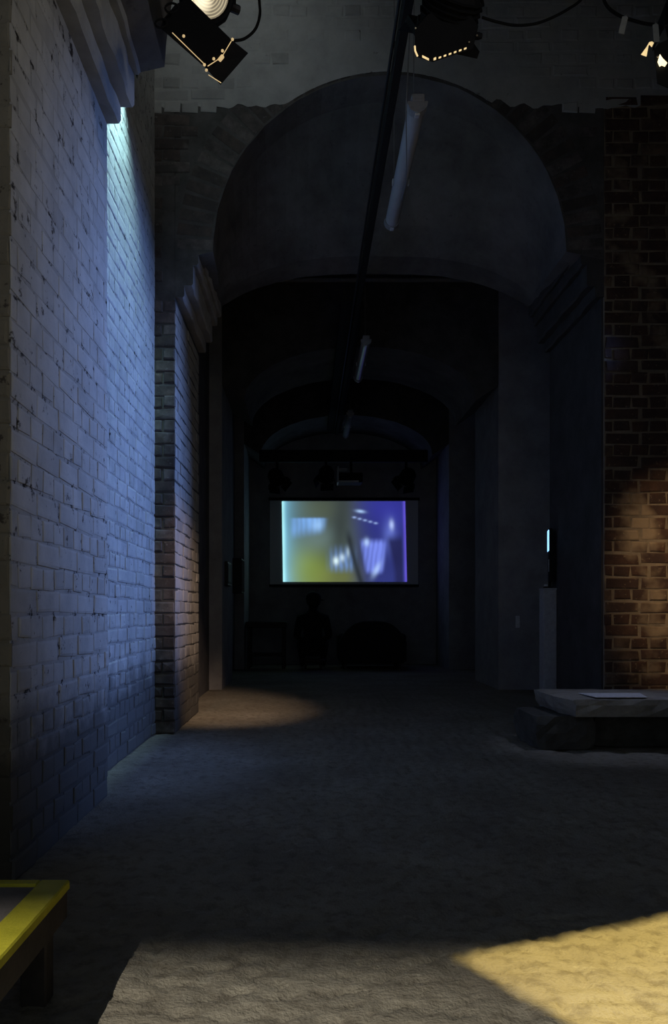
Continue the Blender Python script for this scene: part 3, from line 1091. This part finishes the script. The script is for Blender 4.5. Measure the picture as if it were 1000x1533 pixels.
def flood(L, aim, label, s, top):
    L = Vector(L)
    d = (Vector(aim) - L).normalized()
    C = L - d * 0.03
    root = empty('flood_lamp', C, label, 'lamp')
    q = quat_frame(d, Vector((0.1, 0.2, 1)))
    b = MB().lathe([(0.0, 0.14 * s), (0.05 * s, 0.13 * s), (0.09 * s, 0.06 * s), (0.10 * s, 0.0), (0.09 * s, 0.004)], 14)
    b.obj('housing', M_BLACK, root).data.transform(q.to_matrix().to_4x4())
    back = q @ Vector((0, 0, 0.13 * s))
    MB().tube([back, back + Vector((0, 0, 0.02)), Vector((back.x, back.y, top - C.z)) if top else Vector((2.9 - C.x if L.x > 0 else XBL - C.x, back.y, back.z + 0.02))], 0.01, 8).obj('bracket', M_DARKSTEEL, root)


flood(*BLUE, 'blue flood lamp on the right wall of the first bay outside the picture', 0.9, None)
flood(*SLABFILL, 'added unseen fill lamp brightening the stone slab', 0.5, TOP)
flood(*HALL, 'soft hall lamp outside the picture to the right of the camera', 0.8, TOP)
flood(*BAYFILL, 'added unseen fill lamp high in the first bay', 0.4, TOP)
flood(*TABLE, 'small lamp outside the picture above the low table', 0.5, TOP)
flood(*CYAN, 'small cyan wall lamp hidden behind the near corbels', 0.4, None)
vz = MB()  # hidden sheet added to block the cyan lamp's spill on the floor
vv = [(-0.800, 3.84, 3.80), (-0.800, 4.20, 3.80), (-0.858, 4.20, 3.44), (-0.858, 3.84, 3.44)]
vz.add(vv + [(x + 0.003, y, z) for x, y, z in vv], [(0, 1, 2, 3), (7, 6, 5, 4), (0, 4, 5, 1), (1, 5, 6, 2), (2, 6, 7, 3), (3, 7, 4, 0)])
vz.box((-0.95, 4.08, 3.795), (-0.797, 4.11, 3.805))
tag(vz.obj('added_visor', M_BLACK), 'added unseen black sheet keeping the cyan light off the floor', 'visor')

# ------------------------------------------------------------------ things overhead
# long steel trunking under the vault
t = empty('cable_trunking', (0.40, 7.0, 3.19), 'long dark steel cable trunking running along under the vault to the screen', 'trunking')
MB().cbox((-0.018, -3.9, -0.02), (0.022, 4.4, 0.05), 0.004).obj('channel', M_TRUNK, t)
MB().tube([(-0.034, -3.9, 0.0), (-0.034, 4.4, 0.0)], 0.007, 8).obj('conduit_pipe', M_DARKSTEEL, t)
MB().cbox((-0.13, -0.20, 0.03), (0.06, 4.4, 0.10), 0.006).obj('duct', M_TRUNK, t)
for y in (-3.2, -2.2, -1.2, 0.6, 1.6, 2.6, 3.6):
    MB().tube([(0.0, y, 0.04), (0.0, y, 0.16)], 0.006, 6).obj('hanger', M_TRUNK, t)

# strip lights in a row
for i, (ya, yb, lab) in enumerate(((3.88, 5.16, 'nearest strip light, pale diffuser, end cap turned to the camera'),
                                    (7.30, 8.56, 'second strip light in the row, deep under the vault with a blue glint'),
                                    (10.00, 11.30, 'farthest strip light in the row, just before the screen'))):
    c = Vector((0.518, (ya + yb) / 2, 3.135))
    L = (yb - ya) / 2
    root = empty('strip_light', c, lab, 'light', 'strip lights under the vault')
    n = 10
    vs, F = [], []
    for j, y in enumerate((-L + 0.07, L - 0.05)):
        for k in range(n + 1):
            a = math.pi * k / n
            vs.append((0.041 * math.cos(a), y, 0.012 - 0.045 * math.sin(a)))
    for k in range(n):
        F.append((k, k + 1, n + 2 + k, n + 1 + k))
    df = MB().add(vs, F).obj('diffuser', M_DIFF, root, smooth=True)
    MB().cbox((-0.030, -L + 0.02, 0.010), (0.030, L - 0.01, 0.045), 0.004).obj('batten', M_BATTEN, root)
    for sgn in (-1, 1):
        y = sgn * (L - 0.03)
        e = MB()
        prof = [(0.048 * math.cos(math.pi * k / n), 0.014 - 0.052 * math.sin(math.pi * k / n)) for k in range(n + 1)]
        y2 = y - sgn * 0.05
        vs = [(p[0], y, p[1]) for p in prof] + [(p[0], y2, p[1]) for p in prof]
        m_ = n + 1
        F = [tuple(range(m_)), tuple(range(2 * m_ - 1, m_ - 1, -1))] + [(k, k + m_, k + 1 + m_, k + 1) for k in range(n)] + [(0, n, m_ + n, m_)]
        cap = e.add(vs, F).obj('end_cap', M_BATTEN, root)
        MB().cbox((-0.012, min(y, y2) + 0.01, -0.045), (0.012, max(y, y2) - 0.01, -0.030), 0.003).obj('clip', M_BRIGHTSTEEL if i < 0 else M_PALEPLASTIC, cap)
    for y in (-L * 0.72, L * 0.72):
        MB().tube([(0, y, 0.04), (0, y, (TOP if i == 0 else (4.05 if i == 1 else 4.05)) - c.z)], 0.0025, 6).obj('hanging_wire', M_GREYCABLE, root)
    for sgn in (-1, 1):
        MB().cbox((sgn * 0.043 - 0.004, 0.1, -0.01), (sgn * 0.043 + 0.004, 0.13, 0.02), 0.002).obj('clip', M_PALEPLASTIC, root)


def cable(pts, r, m, label, name='cable'):
    P = [Vector(p) for p in pts]
    out = []
    for i in range(len(P) - 1):
        p0, p1, p2, p3 = P[max(i - 1, 0)], P[i], P[i + 1], P[min(i + 2, len(P) - 1)]
        for s_ in range(6):
            t_ = s_ / 6
            out.append(0.5 * ((2 * p1) + (-p0 + p2) * t_ + (2 * p0 - 5 * p1 + 4 * p2 - p3) * t_ ** 2 + (-p0 + 3 * p1 - 3 * p2 + p3) * t_ ** 3))
    out.append(P[-1])
    return tag(MB().tube(out, r, 7).obj(name, m, smooth=True), label, 'cable')


def W3(px, py, yy):
    return Vector(((px - 460) * yy / 1250, yy, CAM_Z + (915 - py) * yy / 1250))


cable([W3(350, 61, 2.93), W3(366, 58, 2.95), W3(382, 44, 2.97), W3(389, 22, 2.99), W3(388, -2, 3.0), W3(384, -60, 3.0), W3(384, -118, 3.0)],
      0.0052, M_CABLE, 'black cable looping up from the right of the left stage lamp')
cable([W3(722, 26, 2.98), W3(745, 33, 3.0), W3(775, 38, 3.0), W3(810, 33, 3.0), W3(850, 14, 3.0), W3(875, -8, 3.0), W3(890, -60, 3.0), W3(893, -118, 3.0)],
      0.0048, M_CABLE, 'black cable sagging away to the right of the middle stage lamp')
cable([W3(896, -118, 2.99), W3(898, -40, 2.99), W3(905, 2, 3.0), W3(925, 22, 3.0), W3(960, 34, 3.0), W3(984, 38, 3.0), W3(992, 44, 2.99)],
      0.0058, M_CABLE, 'thick black cable drooping into the right stage lamp')
cable([W3(616, -20, 3.84), W3(611, 100, 3.84), W3(608, 165, 3.84), W3(608, 260, 4.2), W3(600, 300, 4.5)],
      0.003, M_GREYCABLE, 'thin grey flex falling beside the nearest strip light', 'flex')

# two grey paper tags tied to the cables
for (px, py, tilt, lab) in ((933, 37, 12, 'small grey tag hanging from the drooping cable, left of the other tag'),
                            (982, 49, -5, 'small grey tag hanging just above the right stage lamp')):
    p = W3(px, py, 2.99)
    b = MB()
    Mx = Matrix.Rotation(math.radians(tilt), 4, 'Y')
    vs = []
    for (X, Z) in ((-0.011, -0.034), (0.010, -0.034), (0.012, 0.030), (0.004, 0.036), (-0.009, 0.030)):
        vs.append(Mx @ Vector((X, 0.002 * math.sin(Z * 60), Z)))
    vs2 = [v + Vector((0, 0.0012, 0)) for v in vs]
    b.add(vs + vs2, [(0, 1, 2, 3, 4), (9, 8, 7, 6, 5)] + [(i, i + 5, (i + 1) % 5 + 5, (i + 1) % 5) for i in range(5)])
    b.tube([Mx @ Vector((0, 0, 0.03)), Mx @ Vector((0.003, 0, 0.048))], 0.001, 5)
    o = tag(b.obj('paper_tag', plain('grey_card', (0.30, 0.30, 0.29), 0.8), loc=p), lab, 'tag')

# pale pipe across the second bay
tag(MB().tube([(XL, 8.05, 3.955), (XR + 0.3, 8.05, 3.955)], 0.022, 8).obj('tie_rod', M_BATTEN, smooth=True),
    'pale horizontal rod high across the second bay', 'rod')

# ------------------------------------------------------------------ bar with lamps before the screen
k_ = 1250 / 10.7
XX = lambda px: (px - 460) / k_
ZZ = lambda py: CAM_Z + (915 - py) / k_
beam = MB().cbox((XX(388), 10.66, ZZ(692)), (XX(640), 10.74, ZZ(674)), 0.01).obj('lamp_beam', M_TRUNK)
tag(beam, 'dark beam across the vault above the screen carrying small lamps', 'beam')
for (px, dy, yaw, lab) in ((415, 716, 20, 'small dark lamp under the far beam, leftmost above the screen'),
                           (488, 712, -5, 'small dark lamp under the far beam, left of the projector'),
                           (608, 715, -25, 'small dark lamp under the far beam, right of the projector')):
    C = Vector((XX(px), 10.70, ZZ(dy) - 0.02))
    root = empty('spotlight', C, lab, 'lamp', 'small lamps above the screen')
    q = quat_frame(Vector((math.sin(math.radians(yaw)), -0.4, -0.75)), Vector((0, 0, 1)))
    before = set(bpy.data.objects)
    MB().lathe([(0, 0.15), (0.07, 0.14), (0.10, 0.09), (0.105, -0.03), (0.095, -0.03), (0.09, 0.0), (0, 0.0)], 12).obj('housing', M_BLACK, root)
    for i in range(4):
        T = Matrix.Rotation(i * math.pi / 2, 4, 'Z') @ Matrix.Translation((0, -0.10, -0.03)) @ Matrix.Rotation(math.radians(-25), 4, 'X')
        MB().box((-0.085, -0.002, -0.09), (0.085, 0.002, 0), T).obj('barn_door', M_BLACK, root)
    for o in set(bpy.data.objects) - before:
        if o.type == 'MESH':
            o.data.transform(q.to_matrix().to_4x4())
    up = ZZ(692) - C.z
    MB().tube([(0, 0, 0.05), (0, 0, up + 0.004)], 0.018, 8).obj('stem', M_BLACK, root)

pr = empty('projector', (XX(523), 10.5, ZZ(728)), 'pale projector hung under the far beam with blue-lit edges', 'projector')
MB().cbox((-0.15, -0.14, 0.0), (0.15, 0.14, 0.12), 0.012).obj('case', M_BLACK, pr)
MB().cbox((-0.155, -0.150, 0.0), (0.10, -0.138, 0.022), 0.003).obj('edge_trim', M_PALEPLASTIC, pr)
MB().cbox((-0.165, -0.150, 0.0), (-0.148, 0.14, 0.20), 0.003).obj('side_plate', M_PALEPLASTIC, pr)
MB().cbox((-0.155, -0.15, 0.158), (-0.04, 0.0, 0.172), 0.003).obj('mount_plate', M_PALEPLASTIC, pr)
MB().lathe([(0.0, 0.012), (0.03, 0.012), (0.036, 0.0), (0.036, -0.03)], 14, Matrix.Translation((0.06, 0.142, 0.06)) @ Matrix.Rotation(-math.pi / 2, 4, 'X')).obj('lens', M_PROJLENS, pr)
MB().tube([(0.02, 0.12, 0.115), (0.02, 0.2, ZZ(692) - ZZ(728) + 0.01)], 0.018, 8).obj('stem', M_BLACK, pr)

# ------------------------------------------------------------------ glazed pictures on the left, seen edge on
for (y, z0, z1, lab) in ((8.55, 1.02, 1.26, 'narrow glazed frame on the left of the third arch, catching a thin glint'),
                         (10.25, 0.98, 1.40, 'narrow glazed frame deeper on the left wall, catching a longer glint')):
    xw = XL if y < 9.2 else XBL
    root = empty('glazed_frame', (xw, y, z0), lab, 'picture frame', 'glazed frames on the left')
    MB().cbox((0.0, -0.20, 0.0), (0.03 if xw == XL else 0.16, 0.20, z1 - z0), 0.004).obj('frame', M_DARKSTEEL, root)
    MB().box((0.03 if xw == XL else 0.16, -0.18, 0.02), (0.034 if xw == XL else 0.164, 0.18, z1 - z0 - 0.02)).obj('glass', M_FRAMEGLASS, root)

# ------------------------------------------------------------------ stone slab on a block at right
def rough_block(lo, hi, nx, ny, nz, amp, seed, m, name, parent=None, cut=0.0):
    q = random.Random(seed)
    vs, idx, F = [], {}, []
    def vert(i, j, k):
        key = (i, j, k)
        if key not in idx:
            X = lo[0] + (hi[0] - lo[0]) * i / nx
            Y = lo[1] + (hi[1] - lo[1]) * j / ny
            Z = lo[2] + (hi[2] - lo[2]) * k / nz
            e = sum((a in (0, b_)) for a, b_ in ((i, nx), (j, ny), (k, nz)))
            pull = 0.007 * (e - 1) if e > 1 else 0
            c = Vector(((lo[0] + hi[0]) / 2, (lo[1] + hi[1]) / 2, (lo[2] + hi[2]) / 2))
            p = Vector((X, Y, Z))
            if i in (0, nx): p.x += math.copysign(pull, c.x - X) + q.uniform(-amp, amp)
            if j in (0, ny): p.y += math.copysign(pull, c.y - Y) + q.uniform(-amp, amp)
            if k == nz: p.z += -pull * 0.5 + q.uniform(-amp, amp) * 0.35
            if k == 0: p.z += pull * 0.5
            if cut and i == 0 and j == 0: p.x += cut
            if cut and i == 0 and j == 1: p.x += cut * 0.45
            if cut and i == 0: p.x += 0.03 * (1 - k / nz)
            idx[key] = len(vs)
            vs.append(p)
        return idx[key]
    def quad(a, b_, c, d): F.append((vert(*a), vert(*b_), vert(*c), vert(*d)))
    for i in range(nx):
        for j in range(ny):
            quad((i, j, nz), (i + 1, j, nz), (i + 1, j + 1, nz), (i, j + 1, nz))
            quad((i, j, 0), (i, j + 1, 0), (i + 1, j + 1, 0), (i + 1, j, 0))
        for k in range(nz):
            quad((i, 0, k), (i + 1, 0, k), (i + 1, 0, k + 1), (i, 0, k + 1))
            quad((i, ny, k), (i, ny, k + 1), (i + 1, ny, k + 1), (i + 1, ny, k))
    for j in range(ny):
        for k in range(nz):
            quad((0, j, k), (0, j, k + 1), (0, j + 1, k + 1), (0, j + 1, k))
            quad((nx, j, k), (nx, j + 1, k), (nx, j + 1, k + 1), (nx, j, k + 1))
    return MB().add(vs, F).obj(name, m, parent)


SLT = 0.285
sl = rough_block((1.375, 4.50, 0.186), (3.0, 5.13, SLT), 22, 7, 3, 0.007, 3, M_SLAB, 'stone_slab', cut=0.05)
tag(sl, 'thick rough stone slab lying on low stone blocks before the brick pier', 'slab')
bl = rough_block((1.245, 4.56, 0.0), (1.58, 5.05, 0.187), 6, 6, 4, 0.008, 5, M_BLOCK, 'stone_block')
tag(bl, 'rough stone block under the left end of the stone slab', 'stone')
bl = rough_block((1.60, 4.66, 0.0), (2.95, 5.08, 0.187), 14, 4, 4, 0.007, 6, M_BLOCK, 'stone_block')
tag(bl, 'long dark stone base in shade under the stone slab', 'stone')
# printed sheet on the slab
ps = [(1.47, 4.53), (1.84, 4.515), (1.875, 4.66), (1.55, 4.70)]
ps = [(1.40 + 0.02, 4.62), (1.40 + 0.12, 4.52), (1.835, 4.535), (1.80, 4.66)]
b = MB()
zt = SLT + 0.006
ps = [(1.565, 4.525), (1.845, 4.525), (1.895, 4.76), (1.545, 4.76)]
b.add([(x, y, zt) for x, y in ps] + [(x, y, zt + 0.003) for x, y in ps], [(3, 2, 1, 0), (4, 5, 6, 7)] + [(i, (i + 1) % 4, (i + 1) % 4 + 4, i + 4) for i in range(4)])
tag(b.obj('paper_sheet', M_PAPER), 'white printed sheet lying flat on the stone slab', 'paper')

# ------------------------------------------------------------------ pedestal and monitor
pd = empty('pedestal', (1.787, 6.20, 0), 'slim pale box pedestal standing at the right jamb of the middle arch', 'pedestal')
MB().cbox((-0.048, -0.06, 0.0), (0.048, 0.06, 0.915), 0.004).obj('body', M_PEDESTAL, pd)
MB().cbox((-0.050, -0.063, 0.915), (0.049, 0.063, 0.930), 0.003).obj('top_panel', M_PEDESTAL, pd)
mo = empty('monitor', (1.790, 6.20, 0.93), 'dark monitor seen edge on, standing on the pale pedestal, thin blue glow', 'monitor', rot=(0, 0, math.radians(-12.5)))
MB().cbox((-0.035, -0.05, 0.0), (0.03, 0.05, 0.012), 0.003).obj('foot', M_BLACK, mo)
MB().tube([(0.008, 0, 0.010), (0.010, 0, 0.06)], 0.010, 8).obj('stem', M_BLACK, mo)
MB().cbox((0.0, -0.07, 0.045), (0.024, 0.07, 0.44), 0.004).obj('case', M_BLACK, mo)
MB().box((-0.004, -0.070, 0.275), (0.001, 0.066, 0.428)).obj('display', M_MONITOR, mo)
MB().box((-0.003, -0.070, 0.12), (0.001, -0.066, 0.21)).obj('lit_edge', M_PALEPLASTIC, mo)
MB().cbox((-0.032, -0.045, 0.012), (-0.008, -0.015, 0.026), 0.003).obj('remote_rest', M_PALEPLASTIC, mo)

# notice on the third right pier
tag(MB().cbox((2.015, P3[0] - 0.004, 0.60), (2.055, P3[0] - 0.0002, 0.715), 0.0005).obj('wall_notice', M_PAPER),
    'small pale notice on the dark pier to the left of the pedestal', 'notice')

# ------------------------------------------------------------------ low table at lower left
TZ = 0.222
tb = empty('low_table', (-0.98, 0.9, 0), 'low exhibition table with a yellow painted rim at the lower left corner', 'table')
x1, y1 = 0.504, 0.775          # right and far edges in the table's frame
wd = 0.058
MB().cbox((x1 - wd, -0.75, TZ - 0.020), (x1, y1, TZ), 0.003).obj('rim', M_YELLOW, tb)
MB().cbox((-0.50, -0.75, TZ - 0.020), (-0.50 + wd, y1, TZ), 0.003).obj('rim', M_YELLOW, tb)
MB().cbox((-0.50 + wd, y1 - wd * 0.5, TZ - 0.020), (x1 - wd, y1, TZ), 0.003).obj('rim', M_YELLOW, tb)
MB().cbox((-0.50 + wd, -0.75, TZ - 0.020), (x1 - wd, -0.75 + wd, TZ), 0.003).obj('rim', M_YELLOW, tb)
MB().box((-0.50 + wd, -0.75 + wd, TZ - 0.018), (x1 - wd, y1 - wd * 0.5, TZ - 0.006)).obj('table_top', M_TOP, tb)
MB().cbox((x1 - 0.024, -0.74, TZ - 0.075), (x1 - 0.004, y1 - 0.004, TZ - 0.020), 0.002).obj('apron', M_DARKWOOD, tb)
MB().cbox((-0.49, y1 - 0.024, TZ - 0.075), (x1 - 0.024, y1 - 0.004, TZ - 0.020), 0.002).obj('apron', M_DARKWOOD, tb)
MB().cbox((-0.496, -0.74, TZ - 0.075), (-0.476, y1 - 0.024, TZ - 0.020), 0.002).obj('apron', M_DARKWOOD, tb)
for (X, Y) in ((x1 - 0.075, y1 - 0.075), (x1 - 0.075, -0.70), (-0.48, y1 - 0.075), (-0.48, -0.70)):
    MB().cbox((X, Y, 0.0), (X + 0.05, Y + 0.05, TZ - 0.020), 0.003).obj('leg', M_DARKWOOD, tb)

# ------------------------------------------------------------------ dark seats before the screen
bn = empty('bench', (-0.575, 11.2, 0), 'dark low bench left of the seated visitor, before the screen', 'bench')
MB().cbox((-0.24, -0.20, 0.54), (0.30, 0.20, 0.62), 0.012).obj('seat', M_DARKWOOD, bn)
for (X, Y) in ((-0.22, -0.18), (0.24, -0.18), (-0.22, 0.13), (0.24, 0.13)):
    MB().cbox((X, Y, 0.0), (X + 0.045, Y + 0.05, 0.545), 0.004).obj('leg', M_DARKWOOD, bn)
MB().cbox((-0.20, -0.165, 0.16), (0.26, -0.14, 0.20), 0.003).obj('stretcher', M_DARKWOOD, bn)
MB().cbox((-0.20, 0.14, 0.16), (0.26, 0.165, 0.20), 0.003).obj('stretcher', M_DARKWOOD, bn)

sf = empty('sofa', (0.86, 11.25, 0), 'dark round-backed sofa right of the seated visitor, before the screen', 'sofa')
prof = []
for i in range(21):
    u = -0.45 + 0.9 * i / 20
    prof.append((u, 0.34 + 0.29 * (1 - abs(u / 0.452) ** 3.2)))
b = MB()
vs = []
for (y, ins) in ((-0.30, 0.02), (-0.28, 0.0), (-0.16, 0.0), (-0.14, 0.02)):
    vs += [(p[0] * (1 - ins), y, p[1] - ins) for p in prof] + [(p[0] * (1 - ins), y, 0.10) for p in prof]
n = len(prof)
F = []
for r_ in range(3):
    for i in range(n - 1):
        F.append((r_ * 2 * n + i, (r_ * 2 + 2) * n + i, (r_ * 2 + 2) * n + i + 1, r_ * 2 * n + i + 1))
for r_ in (0, 3):
    for i in range(n - 1):
        F.append((r_ * 2 * n + i, r_ * 2 * n + i + 1, r_ * 2 * n + n + i + 1, r_ * 2 * n + n + i))
b.add(vs, F)
b.obj('back', M_SOFA, sf, smooth=True)
for s_ in (-1, 1):
    MB().cbox((s_ * 0.40 - 0.055, -0.18, 0.10), (s_ * 0.40 + 0.055, 0.36, 0.46), 0.03).obj('armrest', M_SOFA, sf)
    MB().cbox((s_ * 0.17 - 0.17, -0.16, 0.22), (s_ * 0.17 + 0.17, 0.36, 0.36), 0.03).obj('seat_cushion', M_SOFA, sf)
MB().cbox((-0.42, -0.26, 0.07), (0.42, 0.34, 0.22), 0.01).obj('base', M_SOFA, sf)
for (X, Y) in ((-0.38, -0.22), (0.34, -0.22), (-0.38, 0.28), (0.34, 0.28)):
    MB().cbox((X, Y, 0), (X + 0.04, Y + 0.04, 0.075), 0.004).obj('foot', M_DARKWOOD, sf)

# ------------------------------------------------------------------ seated visitor, back to the camera
def visitor():
    X0, Y0 = 0.075, 11.0
    st = empty('stool', (X0, Y0, 0), 'very low dark stool under the seated visitor', 'stool')
    MB().lathe([(0, 0.135), (0.17, 0.135), (0.185, 0.125), (0.185, 0.10), (0.17, 0.09), (0, 0.09)], 18).obj('seat', M_DARKWOOD, st)
    for a in range(4):
        t_ = math.pi / 4 + a * math.pi / 2
        MB().tube([(0.12 * math.cos(t_), 0.12 * math.sin(t_), 0.095), (0.15 * math.cos(t_), 0.15 * math.sin(t_), 0.0)], [0.018, 0.014], 8).obj('leg', M_DARKWOOD, st)
    V, E, Rr = [], [], []
    def v(p, r, par=None):
        V.append(p); Rr.append(r)
        if par is not None: E.append((par, len(V) - 1))
        return len(V) - 1
    z0 = 0.262
    pel = v((0, 0, z0), 0.135)
    sp1 = v((0, -0.015, z0 + 0.14), 0.125, pel)
    sp2 = v((0, -0.01, z0 + 0.29), 0.135, sp1)
    ch = v((0, 0.015, z0 + 0.41), 0.115, sp2)
    nk = v((0, 0.035, z0 + 0.50), 0.055, ch)
    hd0 = v((0.004, 0.05, z0 + 0.555), 0.062, nk)
    hd1 = v((0.008, 0.058, z0 + 0.62), 0.092, hd0)
    hd2 = v((0.008, 0.055, z0 + 0.69), 0.078, hd1)
    for s_ in (-1, 1):
        sh = v((s_ * 0.165, 0.015, z0 + 0.40), 0.068, ch)
        el = v((s_ * 0.215, 0.06, z0 + 0.17), 0.050, sh)
        wr = v((s_ * 0.15, 0.27, z0 + 0.12), 0.032, el)
        pm = v((s_ * 0.13, 0.34, z0 + 0.115), 0.030, wr)
        for f_, (dx, ln, dz) in enumerate(((-0.030, 0.055, 0.004), (-0.011, 0.075, 0.010), (0.010, 0.080, 0.010), (0.030, 0.070, 0.004))):
            k1 = v((s_ * 0.13 + dx, 0.34 + ln * 0.6, z0 + 0.115 + dz), 0.010, pm)
            v((s_ * 0.13 + dx * 1.1, 0.34 + ln, z0 + 0.095 + dz), 0.008, k1)
        th = v((s_ * 0.13 - s_ * 0.045, 0.315, z0 + 0.118), 0.011, pm)
        v((s_ * 0.13 - s_ * 0.062, 0.35, z0 + 0.112), 0.009, th)
        hp = v((s_ * 0.105, 0.05, z0 - 0.01), 0.098, pel)
        kn = v((s_ * 0.165, 0.43, z0 + 0.075), 0.066, hp)
        an = v((s_ * 0.14, 0.47, 0.085), 0.043, kn)
        he = v((s_ * 0.14, 0.46, 0.040), 0.038, an)
        v((s_ * 0.155, 0.63, 0.030), 0.030, he)
    me = bpy.data.meshes.new('person')
    me.from_pydata(V, E, [])
    o = bpy.data.objects.new('person', me)
    COL.objects.link(o)
    o.location = (X0, Y0, 0)
    me.materials.append(M_JACKET)
    sk = o.modifiers.new('skin', 'SKIN')
    for i, d in enumerate(me.skin_vertices[0].data):
        d.radius = (Rr[i], Rr[i])
        d.use_root = i == 0
    sb = o.modifiers.new('subdivision', 'SUBSURF')
    sb.levels = sb.render_levels = 2
    tag(o, 'visitor in dark clothes and cap seated low before the screen, back to the camera', 'person')
    # knitted cap with a short peak, hair, ears
    c = Vector((0.008, 0.055, z0 + 0.655))
    MB().lathe([(0.098, -0.01), (0.102, 0.01), (0.096, 0.05), (0.070, 0.085), (0.03, 0.10), (0.0, 0.103)], 16, Matrix.Translation(c)).obj('cap', M_JACKET, o, smooth=True)
    MB().lathe([(0.080, -0.075), (0.094, -0.04), (0.097, -0.008)], 16, Matrix.Translation(c)).obj('hair', M_HAIR, o, smooth=True)
    pk = MB()
    vs = []
    for i in range(9):
        t_ = math.radians(10 + 80 * i / 8)
        for r_ in (0.09, 0.145):
            vs.append(c + Vector((r_ * math.cos(t_), r_ * math.sin(t_), 0.0 - (r_ - 0.09) * 0.25)))
    vs2 = [p + Vector((0, 0, 0.006)) for p in vs]
    m_ = len(vs)
    F = [(2 * i, 2 * i + 2, 2 * i + 3, 2 * i + 1) for i in range(8)] + [(m_ + 2 * i, m_ + 2 * i + 1, m_ + 2 * i + 3, m_ + 2 * i + 2) for i in range(8)]
    pk.add(vs + vs2, F).obj('cap_peak', M_JACKET, o)
    MB().tube([c + Vector((0.06, 0.078, -0.02)), c + Vector((0.075, 0.105, -0.045)), c + Vector((0.062, 0.085, -0.05))], [0.008, 0.012, 0.008], 6).obj('nose', M_SKIN, o)


visitor()
